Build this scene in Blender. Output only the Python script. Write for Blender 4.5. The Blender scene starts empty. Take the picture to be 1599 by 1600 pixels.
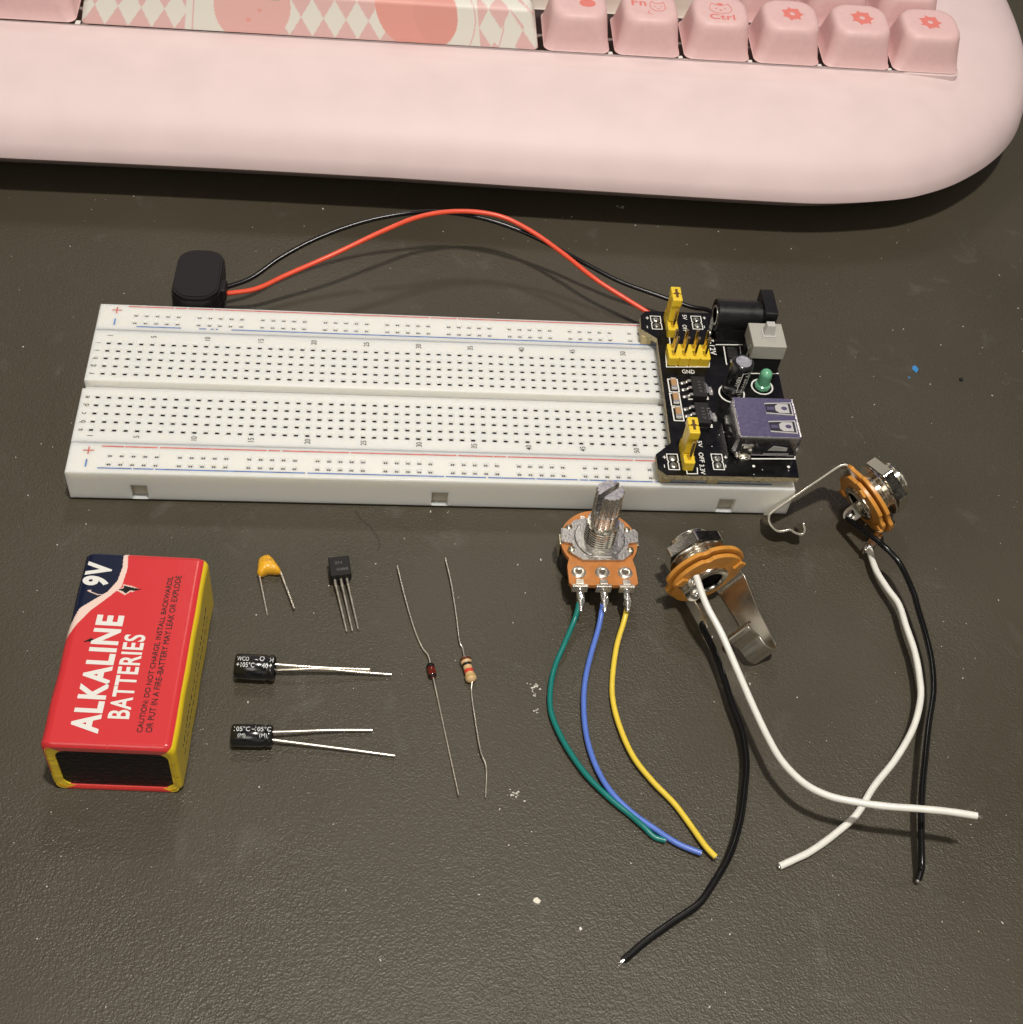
import bpy, bmesh, math, random
import numpy as np
from mathutils import Vector, Matrix
from mathutils.geometry import tessellate_polygon
random.seed(7); rng = np.random.default_rng(7)
S = bpy.context.scene; DEBUG = False
COL = S.collection
# ------------------------------------------------------------------ camera (1 unit = 1 cm)
CR = Matrix(((0.9944292267, -0.0223091516, -0.1030185169), (-0.0474154451, 0.7782025586, -0.6262208503), (0.0941397293, 0.6276169847, 0.7728095702)))
CL = Vector((6.7658, -19.2595, 23.7922)); FPX = 2075.4459
cam = bpy.data.cameras.new('camera'); co = bpy.data.objects.new('camera', cam); COL.objects.link(co)
co.matrix_world = Matrix.Translation(CL) @ CR.to_4x4()
cam.sensor_fit = 'HORIZONTAL'; cam.sensor_width = 36; cam.lens = 36 * FPX / 1599; cam.clip_start = 0.5; cam.clip_end = 600
S.camera = co
# ------------------------------------------------------------------ light
w = bpy.data.worlds.new('World'); S.world = w; w.use_nodes = True
nt = w.node_tree; nt.nodes.clear()
def N(t, k, **kw):
    n = t.nodes.new(k)
    for a, b in kw.items(): setattr(n, a, b)
    return n
out = N(nt, 'ShaderNodeOutputWorld'); bg = N(nt, 'ShaderNodeBackground')
tc = N(nt, 'ShaderNodeTexCoord'); nz = N(nt, 'ShaderNodeTexNoise'); nz.inputs['Scale'].default_value = 2.6; nz.inputs['Detail'].default_value = 1
rp = N(nt, 'ShaderNodeValToRGB')
rp.color_ramp.elements[0].position = .47; rp.color_ramp.elements[0].color = (.04, .037, .034, 1)
rp.color_ramp.elements[1].position = .70; rp.color_ramp.elements[1].color = (3.2, 2.95, 2.5, 1)
nt.links.new(tc.outputs['Generated'], nz.inputs['Vector']); nt.links.new(nz.outputs['Fac'], rp.inputs['Fac'])
nt.links.new(rp.outputs['Color'], bg.inputs['Color']); bg.inputs['Strength'].default_value = .24
nt.links.new(bg.outputs[0], out.inputs[0])
def area(name, loc, target, size, power, color, sy=None):
    l = bpy.data.lights.new(name, 'AREA'); l.shape = 'DISK' if sy is None else 'RECTANGLE'; l.size = size
    if sy: l.size_y = sy
    l.energy = power; l.color = color
    o = bpy.data.objects.new(name, l); COL.objects.link(o); o.location = loc
    o.rotation_euler = (Vector(target) - Vector(loc)).to_track_quat('-Z', 'Y').to_euler()
    return o
area('ceiling_lamp', (16, -16, 92), (9, 1, 0), 5.0, 74000, (1.0, .955, .885))
area('front_fill_light', (-18, -78, 62), (9, 0, 0), 44, 16500, (1.0, .94, .85))  # added soft fill for front faces and metal, not a known source
area('back_room_lamp', (7, 68, 92), (7, 0, 0), 13, 12500, (1.0, .92, .78))
area('monitor_glow', (26, 52, 44), (9, 0, 0), 60, 1150, (.47, .38, 1.0), 34)
S.view_settings.view_transform = 'Standard'; S.view_settings.look = 'None'; S.view_settings.exposure = 0; S.view_settings.gamma = 1
S.view_settings.use_curve_mapping = False
S.render.engine = 'CYCLES'

# ------------------------------------------------------------------ helpers
def at(px, py, z=0.):
    d = CR @ Vector(((px - 799.5) / FPX, -(py - 800) / FPX, -1.)); return CL + d * ((z - CL.z) / d.z)
MATS = {}
def mat(name, col, rough=.5, metal=0., spec=.5, var=0., vscale=3., bump=0., bscale=20., coat=0., sss=0., ssr=.12, trans=0., attr=None, rvar=0., bdetail=3.):
    if name in MATS: return MATS[name]
    m = bpy.data.materials.new(name); m.use_nodes = True; t = m.node_tree; b = t.nodes['Principled BSDF']
    b.inputs['Roughness'].default_value = rough; b.inputs['Metallic'].default_value = metal
    b.inputs['Specular IOR Level'].default_value = spec; b.inputs['Coat Weight'].default_value = coat
    b.inputs['Base Color'].default_value = (*col, 1)
    if sss: b.inputs['Subsurface Weight'].default_value = sss; b.inputs['Subsurface Radius'].default_value = (1, .9, .75); b.inputs['Subsurface Scale'].default_value = ssr
    if trans: b.inputs['Transmission Weight'].default_value = trans
    tc = N(t, 'ShaderNodeTexCoord')
    src = None
    if attr:
        a = N(t, 'ShaderNodeAttribute'); a.attribute_name = attr; src = a.outputs['Color']
    if var:
        n = N(t, 'ShaderNodeTexNoise'); n.inputs['Scale'].default_value = vscale; n.inputs['Detail'].default_value = 5
        t.links.new(tc.outputs['Object'], n.inputs['Vector'])
        mr = N(t, 'ShaderNodeMapRange'); mr.inputs['From Min'].default_value = .3; mr.inputs['From Max'].default_value = .7
        mr.inputs['To Min'].default_value = 1 - var; mr.inputs['To Max'].default_value = 1 + var
        t.links.new(n.outputs['Fac'], mr.inputs['Value'])
        mx = N(t, 'ShaderNodeVectorMath', operation='SCALE')
        if src: t.links.new(src, mx.inputs[0])
        else: mx.inputs[0].default_value = col
        t.links.new(mr.outputs[0], mx.inputs['Scale']); src = mx.outputs[0]
    if src: t.links.new(src, b.inputs['Base Color'])
    if rvar:
        n = N(t, 'ShaderNodeTexNoise'); n.inputs['Scale'].default_value = vscale * 2; n.inputs['Detail'].default_value = 4
        t.links.new(tc.outputs['Object'], n.inputs['Vector'])
        mr = N(t, 'ShaderNodeMapRange'); mr.inputs['From Min'].default_value = .3; mr.inputs['From Max'].default_value = .7
        mr.inputs['To Min'].default_value = max(rough - rvar, .02); mr.inputs['To Max'].default_value = rough + rvar
        t.links.new(n.outputs['Fac'], mr.inputs['Value']); t.links.new(mr.outputs[0], b.inputs['Roughness'])
    if bump:
        n = N(t, 'ShaderNodeTexNoise'); n.inputs['Scale'].default_value = bscale; n.inputs['Detail'].default_value = bdetail
        t.links.new(tc.outputs['Object'], n.inputs['Vector'])
        bp = N(t, 'ShaderNodeBump'); bp.inputs['Strength'].default_value = 1; bp.inputs['Distance'].default_value = bump
        t.links.new(n.outputs['Fac'], bp.inputs['Height']); t.links.new(bp.outputs[0], b.inputs['Normal'])
    MATS[name] = m
    return m
def frame(o, x, y, z):
    M = Matrix((x, y, z)).transposed().to_4x4(); M.translation = o; return M
def crom(P, n=8):
    P = [Vector(p) for p in P]; Q = [2 * P[0] - P[1]] + P + [2 * P[-1] - P[-2]]; R = []
    for i in range(1, len(Q) - 2):
        a, b, c, d = Q[i-1:i+3]
        for k in range(n):
            t = k / n
            R.append(.5 * ((2*b) + (c-a)*t + (2*a-5*b+4*c-d)*t*t + (3*b-a-3*c+d)*t**3))
    R.append(P[-1]); return R
class MB:
    def __init__(s, M=None): s.v = []; s.f = []; s.m = []; s.M = M or Matrix()
    def add(s, vs, fs, m=0, X=None):
        T = s.M @ X if X is not None else s.M; k = len(s.v)
        s.v += [T @ Vector(p) for p in vs]
        for f in fs: s.f.append([k + i for i in f]); s.m.append(m)
        return s
    def box(s, x0, x1, y0, y1, z0, z1, m=0, X=None, sk=()):
        v = [(x, y, z) for z in (z0, z1) for y in (y0, y1) for x in (x0, x1)]
        F = dict(b=(0, 2, 3, 1), t=(4, 5, 7, 6), f=(0, 1, 5, 4), k=(2, 6, 7, 3), l=(0, 4, 6, 2), r=(1, 3, 7, 5))
        return s.add(v, [F[k] for k in F if k not in sk], m, X)
    def cbox(s, c, d, m=0, X=None):
        return s.box(c[0]-d[0]/2, c[0]+d[0]/2, c[1]-d[1]/2, c[1]+d[1]/2, c[2]-d[2]/2, c[2]+d[2]/2, m, X)
    def quad(s, x0, x1, y0, y1, z, m=0): return s.add([(x0, y0, z), (x1, y0, z), (x1, y1, z), (x0, y1, z)], [(0, 1, 2, 3)], m)
    def prism(s, poly, z0, z1, m=0, X=None, ms=None):
        n = len(poly); v = [(p[0], p[1], z0) for p in poly] + [(p[0], p[1], z1) for p in poly]
        s.add(v, [list(range(n))[::-1], [n + i for i in range(n)]], m, X)
        return s.add(v, [(i, (i+1) % n, n + (i+1) % n, n + i) for i in range(n)], m if ms is None else ms, X)
    def lathe(s, prof, n=32, m=0, X=None, star=None, caps=True):
        v = []; f = []
        for j, (r, z) in enumerate(prof):
            for i in range(n):
                a = 2 * math.pi * i / n; rr = r if not star else r * star(a, z)
                v.append((rr * math.cos(a), rr * math.sin(a), z))
        for j in range(len(prof) - 1):
            for i in range(n):
                f.append((j*n+i, j*n+(i+1) % n, (j+1)*n+(i+1) % n, (j+1)*n+i))
        if caps and prof[0][0] > 0 and prof[0] != prof[-1]: f.append(list(range(n))[::-1])
        if caps and prof[-1][0] > 0 and prof[0] != prof[-1]: f.append([(len(prof)-1)*n + i for i in range(n)])
        return s.add(v, f, m, X)
    def tube(s, P, r, n=14, m=0, caps=True):
        P = [Vector(p) for p in P]; k = len(P); R = r if isinstance(r, (list, tuple)) else [r] * k
        T = [(P[min(i+1, k-1)] - P[max(i-1, 0)]).normalized() for i in range(k)]
        u = T[0].orthogonal().normalized(); v = []; f = []
        for i in range(k):
            u = (u - T[i] * u.dot(T[i])).normalized(); w_ = T[i].cross(u)
            for j in range(n):
                a = 2 * math.pi * j / n; v.append(P[i] + (u * math.cos(a) + w_ * math.sin(a)) * R[i])
        for i in range(k-1):
            for j in range(n): f.append((i*n+j, i*n+(j+1) % n, (i+1)*n+(j+1) % n, (i+1)*n+j))
        if caps: f += [list(range(n))[::-1], [(k-1)*n + j for j in range(n)]]
        return s.add(v, f, m)
    def ribbon(s, P, wv, wd, th, m=0):
        """flat strip following P, width wd (number or list) along wv, thickness th"""
        P = [Vector(p) for p in P]; k = len(P); wv = Vector(wv).normalized(); W = wd if isinstance(wd, (list, tuple)) else [wd] * k
        v = []; f = []
        for i in range(k):
            t = (P[min(i+1, k-1)] - P[max(i-1, 0)]).normalized(); nn = t.cross(wv).normalized() * th / 2; ww = wv * W[i] / 2
            v += [P[i]-ww-nn, P[i]+ww-nn, P[i]+ww+nn, P[i]-ww+nn]
        for i in range(k-1):
            for j in range(4): f.append((i*4+j, i*4+(j+1) % 4, i*4+4+(j+1) % 4, i*4+4+j))
        f += [(3, 2, 1, 0), (k*4-4, k*4-3, k*4-2, k*4-1)]
        return s.add(v, f, m)
    def ball(s, c, r, m=0, sc=(1, 1, 1), n=12):
        prof = [(r*math.sin(math.pi*i/n), -r*math.cos(math.pi*i/n)) for i in range(n+1)]; prof[0] = (1e-4, -r); prof[-1] = (1e-4, r)
        return s.lathe(prof, 16, m, Matrix.Translation(c) @ Matrix.Diagonal((*sc, 1)))
    def line(s, pts, wd, z, m=0, closed=False, th=.004):
        """thin painted line through 2-D points"""
        n = len(pts)
        for i in range(n if closed else n - 1):
            a = Vector(pts[i]).to_2d(); b = Vector(pts[(i+1) % n]).to_2d(); d = (b - a).normalized(); q = Vector((-d.y, d.x)) * wd / 2; e = d * wd * .5
            s.prism([a - e - q, b + e - q, b + e + q, a - e + q], z + i * 1e-4, z + th + i * 1e-4, m)
        return s
def ring(n=40, r=1, c=(0, 0), sx=1, sy=1): return [(c[0] + r*sx*math.cos(2*math.pi*i/n), c[1] + r*sy*math.sin(2*math.pi*i/n)) for i in range(n)]
def rrect(x0, x1, y0, y1, r, k=5):
    P = []
    for cx, cy, a0 in ((x1-r, y0+r, -90), (x1-r, y1-r, 0), (x0+r, y1-r, 90), (x0+r, y0+r, 180)):
        for i in range(k+1):
            a = math.radians(a0 + 90*i/k); P.append((cx + r*math.cos(a), cy + r*math.sin(a)))
    return P
ROOT = {}
def link(name, data, parent):
    o = bpy.data.objects.new(name, data); COL.objects.link(o)
    if parent is not None: o.parent = parent
    return o
def obj(name, mb, mats, parent=None, bevel=0., smooth=35, seg=2, label=None, loc=None):
    """one mesh object; MB holds world coordinates, stored relative to the thing's base"""
    me = bpy.data.meshes.new(name)
    org = ROOT[parent.name] if parent is not None else (Vector(loc) if loc is not None else Vector((0, 0, 0)))
    me.from_pydata([tuple(p - org) for p in mb.v], [], mb.f)
    for m in (mats if isinstance(mats, (list, tuple)) else [mats]): me.materials.append(m)
    me.polygons.foreach_set('material_index', mb.m)
    me.update()
    o = link(name, me, parent)
    if parent is None: o.location = org
    ROOT[o.name] = org
    if smooth:
        me.polygons.foreach_set('use_smooth', [True] * len(me.polygons)); me.set_sharp_from_angle(angle=math.radians(smooth))
    if bevel:
        b = o.modifiers.new('bevel', 'BEVEL'); b.width = bevel; b.segments = seg; b.limit_method = 'ANGLE'; b.angle_limit = math.radians(40); b.harden_normals = True
    if label: o['label'] = label
    return o
def tag(o, label, cat, group=None):
    o['label'] = label; o['category'] = cat
    if group: o['group'] = group
    return o
def thing(name, loc, label, cat, group=None):
    o = link(name, None, None); o.location = loc; ROOT[o.name] = Vector(loc); o.empty_display_size = .3
    return tag(o, label, cat, group)
_tc = {}
def text_mesh(s, bold=0., spacing=1.):
    key = (s, bold, spacing)
    if key in _tc: return _tc[key]
    c = bpy.data.curves.new('t', 'FONT'); c.body = s; c.size = 1; c.offset = bold; c.space_character = spacing; c.resolution_u = 4; c.fill_mode = 'FRONT' if False else 'BOTH'
    o = bpy.data.objects.new('t', c); COL.objects.link(o); bpy.context.view_layer.update()
    me = bpy.data.meshes.new_from_object(o.evaluated_get(bpy.context.evaluated_depsgraph_get()))
    V = [tuple(v.co) for v in me.vertices]; F = [tuple(p.vertices) for p in me.polygons]
    bpy.data.objects.remove(o); bpy.data.meshes.remove(me)
    xs = [v[0] for v in V]; ys = [v[1] for v in V]; x0, x1, y0, y1 = min(xs), max(xs), min(ys), max(ys)
    V = [((v[0]-x0)/(x1-x0), (v[1]-y0)/(y1-y0)) for v in V]
    _tc[key] = (V, F, (x1-x0)/(y1-y0)); return _tc[key]
def put_text(mb, s, M, W, H, m=0, bold=0., spacing=None, wrap=None):
    spacing = spacing or 1 + bold*3.5
    """text filling W x H from the origin of M; wrap=r bends it over a cylinder of radius r about M's x axis"""
    V, F, asp = text_mesh(s, bold, spacing)
    if W is None: W = H * asp
    if wrap:
        vs = [(x*W, wrap*math.sin(y*H/wrap), wrap*math.cos(y*H/wrap)) for x, y in V]
    else: vs = [(x*W, y*H, 0) for x, y in V]
    mb.add(vs, F, m, M)
def TR(x, y, z, rz=0): return Matrix.Translation((x, y, z)) @ Matrix.Rotation(math.radians(rz), 4, 'Z')

# ------------------------------------------------------------------ materials
WHITE = mat('white_plastic', (.79, .785, .74), .38, sss=.85, ssr=.35, rvar=.06, vscale=1.5, bump=.0012, bscale=6)
WHITE2 = mat('white_plastic_groove', (.74, .73, .68), .45, sss=.5, ssr=.3)
HOLE = mat('hole_dark', (.035, .03, .022), .8)
CONTACT = mat('contact_spring', (.30, .28, .25), .5, .3)
TAPE = mat('foam_tape', (.012, .011, .01), .9)
REDI = mat('red_ink', (.62, .14, .12), .5, var=.2, vscale=6)
BLUI = mat('blue_ink', (.10, .20, .48), .5, var=.3, vscale=6)
BLKI = mat('black_ink', (.04, .037, .033), .6)
CHROME = mat('bright_nickel', (.84, .80, .72), .17, 1, rvar=.05, vscale=4, bump=.0006, bscale=6)
SPRING = mat('spring_nickel', (.70, .655, .57), .27, 1)
STEEL = mat('dull_zinc', (.50, .49, .47), .36, 1, var=.18, vscale=9, bump=.006, bscale=22, rvar=.1)
LEADM = mat('tinned_wire', (.82, .76, .66), .30, .9, rvar=.08)
SOLDER = mat('solder', (.78, .77, .76), .17, 1, bump=.02, bscale=14)
AMBER = mat('amber_fibre_board', (.62, .27, .045), .34, var=.12, vscale=5, sss=.1, bump=.002, bscale=14)
PHEN = mat('orange_phenolic_board', (.50, .185, .045), .42, var=.12, vscale=6, bump=.002, bscale=25)
BLACKP = mat('black_plastic', (.009, .009, .009), .36, spec=.3, rvar=.08, bump=.002, bscale=30)
BLACKM = mat('black_matt', (.011, .010, .011), .55, spec=.3, bump=.002, bscale=40)
YELLOWP = mat('yellow_plastic', (.80, .56, .035), .36, sss=.1)
SILK = mat('white_silkscreen', (.82, .81, .76), .5)
PCB = mat('black_solder_mask', (.005, .005, .005), .26, spec=.25, rvar=.12, vscale=2, var=.4, bump=.0012, bscale=12)
FR4 = mat('board_edge', (.42, .35, .21), .75, var=.35, vscale=14, bump=.02, bscale=16)

# ------------------------------------------------------------------ desk
def desk():
    m = bpy.data.materials.new('olive_grained_leatherette'); m.use_nodes = True; t = m.node_tree; b = t.nodes['Principled BSDF']
    tc = N(t, 'ShaderNodeTexCoord'); L = t.links.new
    big = N(t, 'ShaderNodeTexNoise'); big.inputs['Scale'].default_value = .16; big.inputs['Detail'].default_value = 3; L(tc.outputs['Object'], big.inputs['Vector'])
    cr = N(t, 'ShaderNodeValToRGB'); cr.color_ramp.elements[0].position = .3; cr.color_ramp.elements[0].color = (.056, .0475, .0315, 1)
    cr.color_ramp.elements[1].position = .7; cr.color_ramp.elements[1].color = (.067, .057, .039, 1); L(big.outputs['Fac'], cr.inputs[0])
    # grain: irregular pebbles with fine pores
    v = N(t, 'ShaderNodeTexVoronoi'); v.feature = 'SMOOTH_F1'; v.inputs['Scale'].default_value = 19.; v.inputs['Smoothness'].default_value = .6
    wn = N(t, 'ShaderNodeTexNoise'); wn.inputs['Scale'].default_value = 4.; wn.inputs['Detail'].default_value = 3
    L(tc.outputs['Object'], wn.inputs['Vector'])
    mx = N(t, 'ShaderNodeVectorMath', operation='MULTIPLY_ADD'); mx.inputs[1].default_value = (.16, .16, .0); L(wn.outputs['Color'], mx.inputs[0]); L(tc.outputs['Object'], mx.inputs[2])
    L(mx.outputs[0], v.inputs['Vector'])
    n = N(t, 'ShaderNodeTexNoise'); n.inputs['Scale'].default_value = 30; n.inputs['Detail'].default_value = 3; n.inputs['Roughness'].default_value = .55; L(tc.outputs['Object'], n.inputs['Vector'])
    ad = N(t, 'ShaderNodeMath', operation='MULTIPLY_ADD'); ad.inputs[1].default_value = .8; L(v.outputs['Distance'], ad.inputs[0]); L(n.outputs['Fac'], ad.inputs[2])
    bp = N(t, 'ShaderNodeBump'); bp.inputs['Distance'].default_value = .012
    wr_ = N(t, 'ShaderNodeTexNoise'); wr_.inputs['Scale'].default_value = .22; wr_.inputs['Detail'].default_value = 4; wr_.inputs['Roughness'].default_value = .6; L(tc.outputs['Object'], wr_.inputs['Vector'])
    ws = N(t, 'ShaderNodeMapRange'); ws.inputs['From Min'].default_value = .35; ws.inputs['From Max'].default_value = .65; ws.inputs['To Min'].default_value = .45; ws.inputs['To Max'].default_value = 1.; L(wr_.outputs['Fac'], ws.inputs['Value']); L(ws.outputs[0], bp.inputs['Strength']); L(ad.outputs[0], bp.inputs['Height']); L(bp.outputs[0], b.inputs['Normal'])
    sm = N(t, 'ShaderNodeTexNoise'); sm.inputs['Scale'].default_value = .75; sm.inputs['Detail'].default_value = 6; sm.inputs['Roughness'].default_value = .65; sm.inputs['Distortion'].default_value = .8; L(tc.outputs['Object'], sm.inputs['Vector'])
    sr = N(t, 'ShaderNodeMapRange'); sr.inputs['From Min'].default_value = .60; sr.inputs['From Max'].default_value = .78; sr.inputs['To Max'].default_value = .30; L(sm.outputs['Fac'], sr.inputs['Value'])
    sx = N(t, 'ShaderNodeMix', data_type='RGBA'); sx.inputs['B'].default_value = (.17, .16, .14, 1); L(sr.outputs[0], sx.inputs['Factor']); L(cr.outputs[0], sx.inputs['A'])
    L(sx.outputs['Result'], b.inputs['Base Color'])
    mr = N(t, 'ShaderNodeMapRange'); mr.inputs['To Min'].default_value = .30; mr.inputs['To Max'].default_value = .43; mr.inputs['From Min'].default_value = .3; mr.inputs['From Max'].default_value = .7
    L(big.outputs['Fac'], mr.inputs['Value']); L(mr.outputs[0], b.inputs['Roughness']); b.inputs['Specular IOR Level'].default_value = .42
    mb = MB(); mb.quad(-70, 90, -60, 70, 0)
    o = obj('desk', mb, m, smooth=0); o['kind'] = 'structure'
desk()

# ------------------------------------------------------------------ keyboard
PINK = mat('pink_shell', (.73, .58, .578), .55, rvar=.03, vscale=.9, bump=.0018, bscale=30, sss=.1, var=.03)
PINKC = mat('pink_keycap', (.72, .475, .465), .5, bump=.0022, bscale=34, var=.03, vscale=6)
PINKI = mat('coral_ink', (.72, .20, .17), .6)
PINKD = mat('keyboard_plate', (.30, .22, .20), .7)
CREAM = mat('cream_keycap', (.66, .60, .53), .5, bump=.003, bscale=28)
def keyboard():
    t = thing('keyboard', (7, 11, 0), 'large pink keyboard with rounded corner and pink keycaps lying behind the breadboard', 'keyboard')
    q = [(7, 10.50), (12, 10.36), (17.4, 10.25), (19.3, 10.29), (21.2, 10.59), (22.25, 10.95), (23.36, 11.56), (24.6, 12.57), (25.6, 13.75), (26.3, 15.05), (26.75, 16.5), (26.95, 18), (27, 19.5)]
    qq = q + [(x, 39 - y) for x, y in q[-2::-1]]
    qq = qq + [(14 - x, y + (.19 + .02*(x-12) if y < 19 else 0)*max(0, min(1, (19-y)/6))) for x, y in qq[-2:0:-1]]
    qq = crom([(x, y, 0) for x, y in qq] + [(qq[0][0], qq[0][1], 0)], 5)[:-1]; n = len(qq)
    nr = []
    for i in range(n):
        d = (qq[(i+2) % n] - qq[i-2]).normalized(); nr.append(Vector((-d.y, d.x, 0)))
    def h(y): return 3.2 + (y - 14.0) * .055          # sloping deck
    prof = [(2.2, 0, .25), (1.2, 0, .32), (.85, 0, .75), (.32, 0, 1.08), (0, 0, 1.35), (.03, .0, 1.6), (.13, .15, 1.9), (.32, .4, 2.15), (.62, .62, 2.38), (1.05, .8, 2.58), (1.6, .9, 2.75), (2.3, .97, 2.92), (3.0, 1, 3.08)]
    v = []; f = []
    for s_, b_, z in prof:
        for i in range(n):
            p = qq[i] + nr[i] * s_
            v.append((p.x, p.y, z + b_ * (.0 if s_ < 2.9 else (h(p.y) - 3.08 - (h(13.4) - 3.08))) + b_ * 0 + (b_ * (p.y - 13) * .055 if s_ < 2.9 else b_ * (h(13.4) - h(13.4)) )))
    # last ring exactly on the deck plane
    for i in range(n):
        p = qq[i] + nr[i] * 3.0; v[-n + i] = (p.x, p.y, h(p.y))
        p2 = qq[i] + nr[i] * 2.3; v[-2*n + i] = (p2.x, p2.y, h(p2.y) - .10)
        p3 = qq[i] + nr[i] * 1.6; v[-3*n + i] = (p3.x, p3.y, h(p3.y) - .25)
        p4 = qq[i] + nr[i] * 1.05; v[-4*n + i] = (p4.x, p4.y, h(p4.y) - .44)
        p5 = qq[i] + nr[i] * .62; v[-5*n + i] = (p5.x, p5.y, h(p5.y) - .68)
        p6 = qq[i] + nr[i] * .32; v[-6*n + i] = (p6.x, p6.y, h(p6.y) - .94)
        p7 = qq[i] + nr[i] * .12; v[-7*n + i] = (p7.x, p7.y, h(p7.y) - 1.26)
    for j in range(len(prof)-1):
        for i in range(n): f.append((j*n+i, j*n+(i+1) % n, (j+1)*n+(i+1) % n, (j+1)*n+i))
    f.append(list(range(n))[::-1])
    mb = MB(); mb.add(v, f)
    outer = [Vector(v[-n+i]) for i in range(n)]
    x0, x1, y0, y1 = -9.3, 23.36, 14.02, 24.2
    hole = [Vector((x, y, h(y))) for x, y in rrect(x0, x1, y0, y1, .22, 4)]
    pts = outer + hole
    tri = tessellate_polygon([outer, hole])
    mb.add(pts, [tuple(reversed(tt)) if (pts[tt[1]]-pts[tt[0]]).cross(pts[tt[2]]-pts[tt[0]]).z < 0 else tt for tt in tri])
    k = len(hole); lo = [p - Vector((0, 0, 1.3)) for p in hole]
    mb.add(hole + lo, [(i, k+i, k+(i+1) % k, (i+1) % k) for i in range(k)])
    obj('case', mb, PINK, t, smooth=50)
    pl = MB(); pl.add([(x0, y0, h(y0)-1.0), (x1, y0, h(y0)-1.0), (x1, y1, h(y1)-1.0), (x0, y1, h(y1)-1.0)], [(0, 1, 2, 3)])
    # little white switch housings between the caps
    obj('switch_plate', pl, PINKD, t, smooth=0)
    SWW = mat('white_switch', (.75, .73, .68), .4)
    slope = math.atan(.055)
    def cap_frame(x, y): return Matrix.Translation((x, y, h(y) + .02)) @ Matrix.Rotation(slope, 4, 'X')
    def loop(x0, x1, y0, y1, r, z, dish=0):
        return [(a, b, z) for a, b in rrect(x0, x1, y0, y1, r, 6)]
    def cap(xl, xr, yf, material, dep=1.83, hh=1.0, dish=True):
        W = (xr - xl); m = MB(cap_frame(xl, yf)); L = []
        spec = [(0, 0, .24), (.03, .03, .28), (.09, .30, .36), (.145, .62, .43), (.18, .82, .46), (.22, .92, .47), (.29, .98, .46), (.38, 1.0, .42)]
        if dish: spec += [(.46, 1.0, .38), (.6, 1.0, .26)]
        for ins, z, r in spec:
            i2 = ins * (1.15)
            L.append(loop(ins*.8, W - ins*.8, i2, dep - ins*.75, r, z * hh))
        k_ = len(L[0]); v_ = [p for l in L for p in l]; f_ = []
        for j in range(len(L)-1):
            for i in range(k_): f_.append((j*k_+i, j*k_+(i+1) % k_, (j+1)*k_+(i+1) % k_, (j+1)*k_+i))
        f_.append([(len(L)-1)*k_ + i for i in range(k_)])
        m.add(v_, f_)
        o = obj('keycap', m, material, t, smooth=50); return o
    def px_x(px, y, z=3.2):
        lo_, hi_ = 100, 0
        # x on the line y, z seen at image column px
        a = at(px, 40, z); b_ = at(px, 120, z); k_ = (y - a.y) / (b_.y - a.y); return a.x + (b_.x - a.x) * k_
    yf = 14.10
    xs = [(-5.6, 118), (850, 953), (961, 1063), (1070, 1172), (1179, 1281), (1288, 1391), (1396, 1499)]
    caps = []
    for i, (a, b_) in enumerate(xs):
        xa = px_x(a, yf) if i else px_x(118, yf) - 2.35; xb = px_x(b_, yf)
        o = cap(xa, xb, yf, PINKC); caps.append((o, xa, xb))
        if i == 6: continue
        sw = MB(); xm = xb + .035
        sw.box(xm-.07, xm+.07, yf-.02, yf+.22, h(yf)-1., h(yf)-.03)
        obj('switch_housing', sw, SWW, t, bevel=.02)
    # second row, mostly out of frame
    y2 = yf + 1.93
    for a, b_ in ((-60, 60), (66, 166), (173, 274), (281, 382), (389, 490), (497, 598), (605, 706), (713, 814)):
        cap(px_x(a, yf), px_x(b_, yf), y2, PINKC)
    cap(px_x(821, yf), px_x(1150, yf), y2, CREAM)
    cap(px_x(1160, yf), px_x(1264, yf), y2, PINKC); cap(px_x(1272, yf), px_x(1376, yf), y2, PINKC); cap(px_x(1384, yf), px_x(1488, yf), y2, PINKC)
    # legends on the caps
    def topz(x, y): return cap_frame(x, y)
    def legend(i, fn):
        o, xa, xb = caps[i]; M = cap_frame((xa+xb)/2, yf) @ Matrix.Translation((0, .93, 1.002)); m = MB(M); fn(m); obj('legend', m, PINKI, o, smooth=0)
    def ruff(m, c, r, k=7, hole=True):
        P = []
        for j in range(k*4):
            a = 2*math.pi*j/(k*4); rr = r*(1.12 if j % 4 == 0 else .84 + .06*math.cos(j*2.3)); P.append((c[0]+rr*math.cos(a), c[1]+rr*math.sin(a)))
        inner = ring(28, r*.26, c)
        if hole:
            for j in range(k*4):
                a, b_ = P[j], P[(j+1) % (k*4)]; c_, d_ = inner[(j+1) % 28], inner[j]
                m.prism([a, b_, c_, d_], 0, .004)
        else: m.prism(P, 0, .004)
    legend(4, lambda m: ruff(m, (0.04, .02), .30)); legend(5, lambda m: ruff(m, (0.02, .03), .32)); legend(6, lambda m: ruff(m, (-.02, .03), .31))
    def alt(m):
        put_text(m, 'Alt', TR(-.56, .02, .002), .48, .30, bold=.02); m.prism(ring(18, .21, (.22, -.08), 1.1, .85), 0, .004); m.prism([(.2, .05), (.3, .05), (.34, .2), (.22, .2)], 0, .004)
    def fn(m):
        put_text(m, 'Fn', TR(-.54, -.04, .002), .42, .30, bold=.02)
        P = [(.0, -.14), (-.02, .06), (.04, .2), (.13, .1), (.28, .1), (.38, .19), (.40, .03), (.42, -.12), (.3, -.24), (.12, -.25)]
        m.line(P, .018, .0, closed=True); m.line([(-.05, -.25), (-.12, -.36), (.0, -.42)], .018, 0)
        for p in ((.12, -.04), (.30, -.04)): m.prism(ring(8, .022, p), 0, .004)
        m.line([(.17, -.13), (.21, -.16), (.25, -.13)], .014, 0)
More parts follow.
